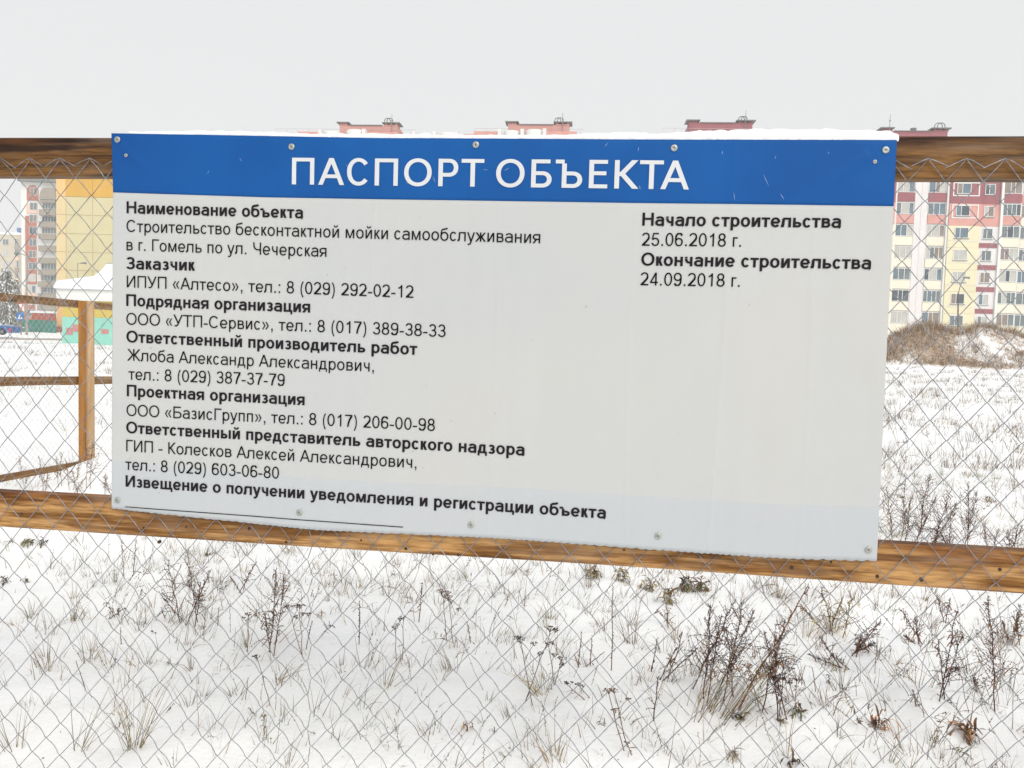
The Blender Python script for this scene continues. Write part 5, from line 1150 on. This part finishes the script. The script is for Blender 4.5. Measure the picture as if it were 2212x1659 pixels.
plant('mugwort', 'R', (850, 830), [(885, 430), (985, 410), (930, 470)], 'tall dense purple mugwort forming the left part of the big clump', dens=1.7, bl=.3, rad=.08)
plant('mugwort', 'R', (930, 850), [(1015, 420), (950, 520), (1070, 450)], 'tall purple mugwort in the middle of the big clump', dens=1.6, bl=.34, rad=.08)
plant('mugwort', 'R', (1000, 880), [(1290, 340)], 'long reddish stem leaning far to the right across the big clump', sm=RUST, dens=.5, bl=.2, r=.004)
plant('mugwort', 'R', (1165, 925), [(1150, 560), (1200, 490), (1110, 540)], 'dark mugwort forming the right part of the big clump', dens=1.5, bl=.34, rad=.05)
plant('yarrow', 'R', (1090, 885), [(1035, 690), (990, 700)], 'rusty yarrow umbels inside the big clump', heads=3, scm=RUST, size=.022)
plant('yarrow', 'R', (1172, 905), [(1190, 680), (1130, 690)], 'broad flat dark umbel at the right edge of the big clump', heads=3, size=.028)
plant('yarrow', 'R', (1240, 840), [(1245, 750), (1215, 765)], 'small umbels right of the big clump above the grey stump', heads=2, size=.013)
plant('curled_leaves', 'R', (1065, 660), [], 'large hanging brown leaf in the middle of the big clump', size=.055, ms=(RUST, BROWN), n=5, tall=1.6)
plant('curled_leaves', 'R', (1102, 740), [], 'yellow orange leaves low in the big clump', size=.035, ms=(YEL, ORANGE), n=4, tall=1.3)
plant('grass_tuft', 'R', (930, 905), [], 'wide sheaf of long straw stalks leaning right from the big clump base', cat='grass', h=.42, n=46, lean=(.55, 0), spread=.35, ms=(STRAW, GREY, OLIVE, BROWN), w=.0034, r=.11, flop=.02)
plant('grass_tuft', 'R', (840, 890), [], 'reddish straw stalks on the left side of the big clump base', cat='grass', h=.34, n=26, lean=(.3, 0), spread=.5, ms=(STRAW, RUST, GREY), w=.003, r=.07, flop=.04)
plant('curled_leaves', 'R', (1005, 912), [], 'dark broken stump half buried at the big clump base', size=.055, ms=(SEED, BROWN, OLIVE), n=14, tall=.4)
plant('curled_leaves', 'R', (1250, 890), [], 'grey green withered rosette in snow right of the big clump', size=.06, ms=(OLIVE, SEED, BROWN), n=16, tall=.6)
plant('curled_leaves', 'R', (1198, 845), [], 'small dark knob of leaves in snow left of the grey green rosette', size=.032, ms=(SEED, OLIVE), n=8, tall=.5)
plant('curled_leaves', 'R', (1172, 925), [], 'green and dark leaf base poking out under the broad flat umbel', size=.04, ms=(OLIVE, YEL, SEED), n=8, tall=.5)
plant('mugwort', 'R', (1440, 700), [(1290, 640), (1390, 640), (1340, 560)], 'low dark branches spreading left, in the middle right under the plank', dens=1.2, leaf=RUST, bl=.4)
plant('mugwort', 'R', (1480, 650), [(1600, 500), (1580, 590), (1520, 560)], 'dense dark purple brush lying to the right in the middle right', dens=2.2, bl=.45)
plant('mugwort', 'R', (1400, 560), [(1350, 350), (1440, 400), (1260, 430), (1480, 400)], 'brown and yellow tangle of stems under the plank in the middle right', dens=1.4, sm=BROWN, leaf=YEL)
plant('grass_tuft', 'R', (1400, 540), [], 'straw grass inside the brown and yellow tangle', cat='grass', h=.24, n=34, lean=(-.1, 0), spread=1.0, ms=(STRAW, RUST, YEL), flop=.08)
plant('curled_leaves', 'R', (1380, 765), [], 'small nodding dark seed head on bent blades right of the big clump', size=.04, ms=(SEED, BROWN), n=8, tall=1.6)
plant('bent_stem', 'R', (1330, 800), [(1270, 695)], 'thin bowed stem reaching the snow right of the big clump')
plant('bent_stem', 'R', (1395, 900), [(1490, 830)], 'bowed stalk ending in brown leaves at bottom right')
plant('curled_leaves', 'R', (1590, 955), [], 'orange and brown curled leaves at the end of the bowed stalk', size=.085, ms=(ORANGE, RUST, SEED, BROWN), n=16, tall=1.0)
plant('curled_leaves', 'R', (1970, 990), [], 'orange brown curled clump alone near the bottom right corner', size=.09, ms=(ORANGE, RUST, BROWN), n=18, tall=1.0)
plant('mugwort', 'R', (1852, 840), [(1925, 450), (1850, 590), (1950, 560)], 'tall open dark mugwort at right below the plank, left of the tallest one', dens=1.1, bl=.3)
plant('mugwort', 'R', (2088, 885), [(2060, 390)], 'tallest single dark mugwort near the right border below the plank', dens=1.5, bl=.22)
plant('mugwort', 'R', (1780, 600), [(1690, 450), (1750, 480), (1700, 560)], 'dark arched weed below the plank between brush and tall open mugwort', dens=1.2)
plant('mugwort', 'R', (1870, 500), [(1840, 385), (1900, 400)], 'dark weed hidden partly by the plank above the tall open mugwort', dens=1.2)
plant('mugwort', 'R', (2160, 600), [(2200, 430), (2120, 500), (2180, 470)], 'reddish bushy weed at the right border below the plank', sm=BROWN, leaf=RUST, dens=1.6)
plant('curled_leaves', 'R', (1920, 710), [], 'dark rosette beside the tall open mugwort', size=.045, ms=(SEED, PURP), n=12, tall=.6)
plant('mugwort', 'R', (2010, 800), [(1995, 730)], 'short purple sprig left of the tallest right mugwort', dens=.8)
plant('mugwort', 'R', (1755, 862), [(1740, 795)], 'little brown sprig below the fanned blades at lower right', dens=.5, sm=BROWN)
plant('curled_leaves', 'R', (1225, 1110), [], 'small dark feathery weed at the bottom border right of centre', size=.05, ms=(SEED, BROWN), n=10, tall=.8)
plant('curled_leaves', 'R', (425, 940), [], 'tiny grey curled leaf left of the leaning rust brown umbels', size=.03, ms=(SEED, GREY), n=5)
plant('curled_leaves', 'R', (980, 1080), [], 'frosted grey tuft at the bottom border under the big clump', size=.05, ms=(GREY, STRAW), n=12, tall=.5)
for i, (x, y, lab) in enumerate(((380, 300, 'brown leaves hanging at the plank below the hem, leftmost of four'), (505, 310, 'yellow brown leaves hanging at the plank, second from the left of four'), (620, 350, 'brown drooping leaves under the plank, third from the left of four'), (700, 400, 'round brown leaf clump under the plank, rightmost and lowest of four'))):
    plant('curled_leaves', 'R', (x, y + 20), [], lab, size=.09, ms=(OLIVE, BROWN, YEL, STRAW, GREY), n=20, tall=1.4)
plant('curled_leaves', 'R', (775, 365), [], 'left half of a pair of dark green withered clumps under the plank', size=.10, ms=(OLIVE, BROWN, GREY, STRAW, SEED), n=22, tall=1.4)
plant('curled_leaves', 'R', (838, 370), [], 'right half of a pair of dark green withered clumps under the plank', size=.10, ms=(OLIVE, BROWN, GREY, STRAW, SEED), n=22, tall=1.4)
plant('mugwort', 'R', (700, 525), [(690, 420), (650, 450)], 'faint brown sprigs below the round brown leaf clump', sm=BROWN, scm=BROWN, dens=.8)
for base, h, n, lean, lab in (((200, 490), .14, 26, (0, 0), 'olive grass tuft upper left of the brown umbels'), ((370, 470), .12, 16, (.3, 0), 'grey grass leaning right between the olive tuft and the tall spike'),
        ((545, 520), .13, 18, (.3, 0), 'fine grey grass right of the tall straight spike'), ((1170, 400), .2, 40, (0, 0), 'reddish straw grass right under the plank above the big clump'),
        ((1690, 740), .17, 14, (-.2, 0), 'fanned straw blades at right below the dark arched weed'), ((1660, 400), .12, 26, (0, 0), 'orange straw grass just under the plank at right'), ((1780, 410), .12, 24, (.1, 0), 'orange brown grass under the plank, right of the orange straw tuft'),
        ((2150, 600), .18, 24, (0, 0), 'yellowish grass around the reddish weed at the right border'), ((1640, 1100), .14, 12, (.2, 0), 'few blades at the bottom border under the orange curled leaves'),
        ((150, 1010), .12, 6, (0, 0), 'two thin blades standing in open snow below the brown umbels'), ((20, 900), .1, 14, (-.1, 0), 'pale blades left of the foot of the brown umbels'),
        ((860, 1000), .16, 5, (.3, 0), 'few blades below the sheaf of long stalks')):
    plant('grass_tuft', 'R', base, [], lab, cat='grass', h=h, n=n, lean=lean, spread=.6, ms=(STRAW, RUST, OLIVE) if base[1] in (400, 410, 600) else (STRAW, OLIVE, GREY))
# right of the sign above the lower plank
plant('mugwort', 'S', (480, 1300), [(575, 810), (450, 960), (610, 960)], 'tallest dark mugwort behind the lower plank right of the sign', dens=1.8, bl=.34, rad=.06)
plant('mugwort', 'S', (560, 1320), [(740, 990), (690, 920), (640, 1100)], 'dense blackish weed leaning right beside the tallest mugwort above the plank', dens=1.9, bl=.4)
plant('mugwort', 'S', (810, 1330), [(812, 855), (870, 920)], 'tall dark mugwort behind the plank, right of the blackish weed', dens=1.7, bl=.3)
plant('mugwort', 'S', (350, 1300), [(300, 890), (420, 850)], 'brown mugwort touching the right edge of the sign above the plank', dens=1.3, sm=BROWN, leaf=YEL)
plant('grass_tuft', 'S', (340, 1200), [], 'olive green grass clump behind the plank next to the sign edge', cat='grass', h=.25, n=40, ms=(OLIVE, STRAW, BROWN), spread=1.0, r=.09)
plant('mugwort', 'S', (690, 1320), [(700, 1130), (640, 1180)], 'low black twigs on the plank between the two tall mugworts', dens=1.6, bl=.5)
plant('mugwort', 'S', (950, 1330), [(900, 1120), (1000, 1150)], 'fine dark twigs over the plank right of the tall mugworts', dens=1.4)
plant('mugwort', 'S', (1080, 1340), [(1060, 1160), (1150, 1130), (1120, 1120)], 'purple twigs over the plank at the right border', dens=1.6)
plant('dock_stalk', 'S', (1100, 905), [(1095, 620), (1065, 780), (1125, 700)], 'group of thin upright spikes in the snow field near the right border', sm=GREY, scm=GREY, fat=1.0)
plant('dock_stalk', 'S', (985, 950), [(975, 810), (1040, 860)], 'thin weeds left of the upright spikes near the right border', sm=GREY, fat=.8)
plant('mugwort', 'S', (860, 820), [(880, 700), (840, 740)], 'faint weed in the snow field above the right tall mugwort', sm=GREY, scm=GREY, dens=.8)
plant('curled_leaves', 'S', (800, 820), [], 'dark leaf standing in the snow field above the blackish weed', size=.08, ms=(SEED, BROWN), n=6, tall=1.2)
plant('curled_leaves', 'S', (940, 985), [], 'brown withered clump in snow right of the tall mugworts', size=.09, ms=(BROWN, RUST, GREY), n=14)
# left of the sign above the lower plank
for i, (x, y, tps, lab) in enumerate((((600), 1180, [(600, 790), (640, 860)], 'wispy dark weed rising before the side fence post'), (430, 1170, [(425, 930), (390, 960)], 'brown weed left of the side fence post above the plank'),
        (480, 1190, [(460, 990), (560, 1000)], 'second brown weed close under the side fence post'), (300, 1200, [(270, 960), (330, 1060)], 'thin weed standing on the snow mound left of the post'),
        (170, 1190, [(140, 960), (210, 1060)], 'sparse brown weed near the left border above the plank'), (730, 1230, [(735, 1080), (720, 1100)], 'dark weed on the snow mound beside the left edge of the sign'), (540, 1230, [(500, 1050), (600, 1100)], 'low weed behind the plank in front of the post'))):
    plant('mugwort', 'T', (x, y), tps, lab, sm=BROWN, scm=GREY if i % 2 else BROWN, dens=1.1, r=.002)
plant('grass_tuft', 'T', (40, 1170), [], 'olive straw tuft at the left border just above the lower plank', cat='grass', h=.2, n=40, spread=1.0, ms=(OLIVE, STRAW), r=.14)

# ------------------------------------------------------------------ grass and litter nobody could count
def scatter():
    R = random.Random(77); b = MB()
    def clump(x, y, n, h, w, ms, rad, lean=0.0, flop=.14):
        z = float(H(x, y)); tuft(b, (x, y, z), h, n, R, (R.uniform(-.25, .35) + lean, R.uniform(-.2, .2)), .55, ms, w, rad, flop)
    def dens(x, y): return float(vn(x * .8, y * .8, 61)) + .5 * float(vn(x * 2.4, y * 2.4, 62))
    n = 0
    while n < 5600:
        x = R.uniform(-4.5, 4.5); y = R.uniform(-.1, 8.5)
        if dens(x, y) + R.uniform(-.3, .3) + (.14 if x > .2 else 0) < -.02: continue
        n += 1; clump(x, y, R.choice((1, 1, 2, 2, 3, 4, 6, 9, 13)), R.uniform(.045, .15) * R.choice((1, 1, 1, 2.0)), .0030, R.choice(((STRAW, OLIVE), (STRAW, GREY), (GREY, OLIVE), (STRAW, STRAW), (BROWN, GREY), (BROWN, RUST), (OLIVE, OLIVE), (PURP, GREY))), R.uniform(.01, .07))
    n = 0
    while n < 3500:      # field behind
        y = 8 + 44 * R.random() ** 1.25; x = R.uniform(-.9, .9) * (y + 3)
        right = x > y * .25
        if dens(x * .8, y * .55) + R.uniform(-.35, .35) < (.02 if right else .26): continue
        n += 1; clump(x, y, R.choice((3, 5, 8, 12)), R.uniform(.10, .30), .004 + y * .00030, R.choice(((GREY, BROWN), (GREY, STRAW), (OLIVE, STRAW), (GREY, GREY), (BROWN, PURP), (PURP, SEED))), R.uniform(.05, .45), flop=.05)
    tag(b.build('field_grass', PM), kind='stuff')
scatter()
def litter():
    R = random.Random(5); b = MB()
    for i in range(900):
        y = R.uniform(.2, 9); x = R.uniform(-.75, .75) * (y + 2.2); z = float(H(x, y)); b.blob((x, y, z + .001), R.uniform(.001, .0035), R.choice((SEED, BROWN, GREY, PURP)), (1.4, 1.4, .6))
    for i in range(800):
        y = R.uniform(.4, 8); x = (R.uniform(-.7, .7) if i % 2 else R.uniform(.1, .75)) * (y + 2.2); z = float(H(x, y)); st = rnd_dir(R, R.uniform(.6, 3))
        P = curve((x, y, z - .01), st, R.uniform(.04, .2), R, 4, 0, .14); b.tube(P, .0011, .0006, 3, R.choice((PURP, BROWN, GREY)))
        for k in range(R.randrange(0, 16)): sliver(b, along_pts(P, R.uniform(.3, 1)) + rnd_dir(R, 0) * .003, rnd_dir(R, 1), R.uniform(.005, .011), R.uniform(.002, .004), R.choice((SEED, BROWN, SEED, PURP)))
    tag(b.build('plant_litter', PM), kind='stuff')
litter()
def stray_weeds():
    """thin broken stalks with a few side twigs all over the right hand side, too many and too slight to count"""
    R = random.Random(31); b = MB(); n = 0
    while n < 620:
        near = n < 330
        y = R.uniform(.9, 5.5) if near else R.uniform(5, 24); x = R.uniform(.05, .72) * (y + 2.2) if R.random() < .78 else R.uniform(-.7, .1) * (y + 2.2)
        if float(vn(x * 1.3, y * 1.1, 81)) + R.uniform(-.25, .25) < .05: continue
        n += 1; z = float(H(x, y)); L = R.uniform(.10, .34) if near else R.uniform(.2, .6); m = R.choice((PURP, BROWN, PURP, RUST, GREY)); k = 1.0 if near else 1.7
        P = curve((x, y, z - .02), np.array([R.uniform(-.6, .6), R.uniform(-.4, .4), 1.0]), L, R, 6, R.choice((0, 0, .12, .25)), .13); b.tube(P, .0014 * k, .0008 * k, 3, m)
        for j in range(R.randrange(3, 9)):
            q = along_pts(P, R.uniform(.35, 1)); B = curve(q, rnd_dir(R, R.uniform(.2, 1.4)), L * R.uniform(.1, .35), R, 4, R.choice((-.1, .25)), .2); b.tube(B, .0008 * k, .0005 * k, 3, m)
            for i in range(int(4 + 5 * R.random())): sliver(b, along_pts(B, R.random()), rnd_dir(R, R.uniform(-1, 1)), R.uniform(.006, .013) * k, R.uniform(.002, .0042) * k, R.choice((SEED, m)))
    tag(b.build('stray_weeds', PM), kind='stuff')
stray_weeds()
def mound_weeds():
    R = random.Random(12); b = MB(); n = 0; tries = 0
    while n < 11000 and tries < 300000:
        tries += 1; u = R.uniform(-9, 15); v = R.uniform(-8, 7); x = _mm[0] + DIRU[0] * u + DIRV[0] * v; y = _mm[1] + DIRU[1] * u + DIRV[1] * v; z = float(H(x, y))
        md = float(gauss(x, y, _mm, 2.5, 5.0, 4.0) + gauss(x, y, _mm2, 2.2, 7.0, 4.5) + gauss(x, y, _mm0, 1.0, 2.2, 3.0))
        if md < .12 + R.random() * .2: continue
        k = float(vn(x * .42, y * .42, 71)) + .6 * float(vn(x * 1.2, y * 1.2, 72)); patch = .6 * math.exp(-((u - 1.2) / 1.7) ** 2 - ((v + 2.4) / 2.2) ** 2)
        if k - patch * .9 + R.uniform(-.12, .12) < -.5: continue
        n += 1; tuft(b, (x, y, z), R.uniform(.25, .55) * (1 + .5 * (md > 2.0)), R.choice((3, 4, 5)), R, (R.uniform(-.2, .2), 0), .8, R.choice(((RUST, STRAW), (BROWN, STRAW), (STRAW, FROST), (RUST, FROST), (STRAW, STRAW), (BROWN, RUST), (RUST, RUST))), .024, .15, .03)
    tag(b.build('mound_weeds', PM), kind='stuff')
mound_weeds()

# ------------------------------------------------------------------ snow dusted conifers at the left border
def conifer(label, px, D, ytop, wpx, seed):
    S = Site(px, D, 0); R = random.Random(seed); T = thing('conifer', label, 'tree', S.o, S.rz); zt = S.at(px, ytop)[1]; W_ = wpx / F * D / 2
    b = MB(); b.tube([(0, 0, -.2), (0, 0, zt * .95)], .16, .03, 7); 
    for i in range(46):
        z = zt * (.08 + .86 * i / 46); a = R.uniform(0, 6.28); l = W_ * (1.02 - z / zt) ** .75; b.tube([(0, 0, z), (math.cos(a) * l * .6, math.sin(a) * l * .6, z - .05), (math.cos(a) * l, math.sin(a) * l, z - .1 * l)], .035, .01, 3)
    b.build('trunk', P_BROWN, T)
    c = MB(); sn = MB()
    for i in range(2600):
        z = zt * (.05 + .95 * R.random() ** 1.2); rr = W_ * (1.04 - z / zt) ** .75; a = R.uniform(0, 6.28); q = math.sqrt(R.random()); l = rr * (.35 + .65 * q) * (1 + .3 * float(vn(a * 2, z * 1.2, seed)))
        p = np.array([math.cos(a) * l, math.sin(a) * l, z]); d = np.array([math.cos(a), math.sin(a), R.uniform(-.6, .3)]); leafy(c if R.random() < .66 else sn, p, d / np.linalg.norm(d), R.uniform(.25, .6), R.uniform(.1, .2), R, 0)
    c.build('crown', mat('needles', (.19, .185, .155, 1), .9, .5, 2), T); sn.build('snow_on_branches', M_CAP, T)
conifer('dark snow dusted evergreen at the left border in front of the beige block', 14, 104, 580, 50, 3)
conifer('smaller evergreen close behind the green fence left of the brick tower', 33, 120, 603, 32, 8)

# ------------------------------------------------------------------ thin winter haze
HZ = 1
if HZ:
    hm = bpy.data.materials.new('haze'); hm.use_nodes = True; n = hm.node_tree; n.nodes.clear(); out = n.nodes.new('ShaderNodeOutputMaterial'); pv = n.nodes.new('ShaderNodeVolumePrincipled')
    pv.inputs['Color'].default_value = (.96, .97, .98, 1); pv.inputs['Density'].default_value = .0010; pv.inputs['Anisotropy'].default_value = 0.2
    n.links.new(pv.outputs[0], out.inputs['Volume'])
    b = MB(); b.box(-1520, 1520, -1520, 1523, -1.8, 42); o = b.build('haze', hm); tag(o, kind='stuff')
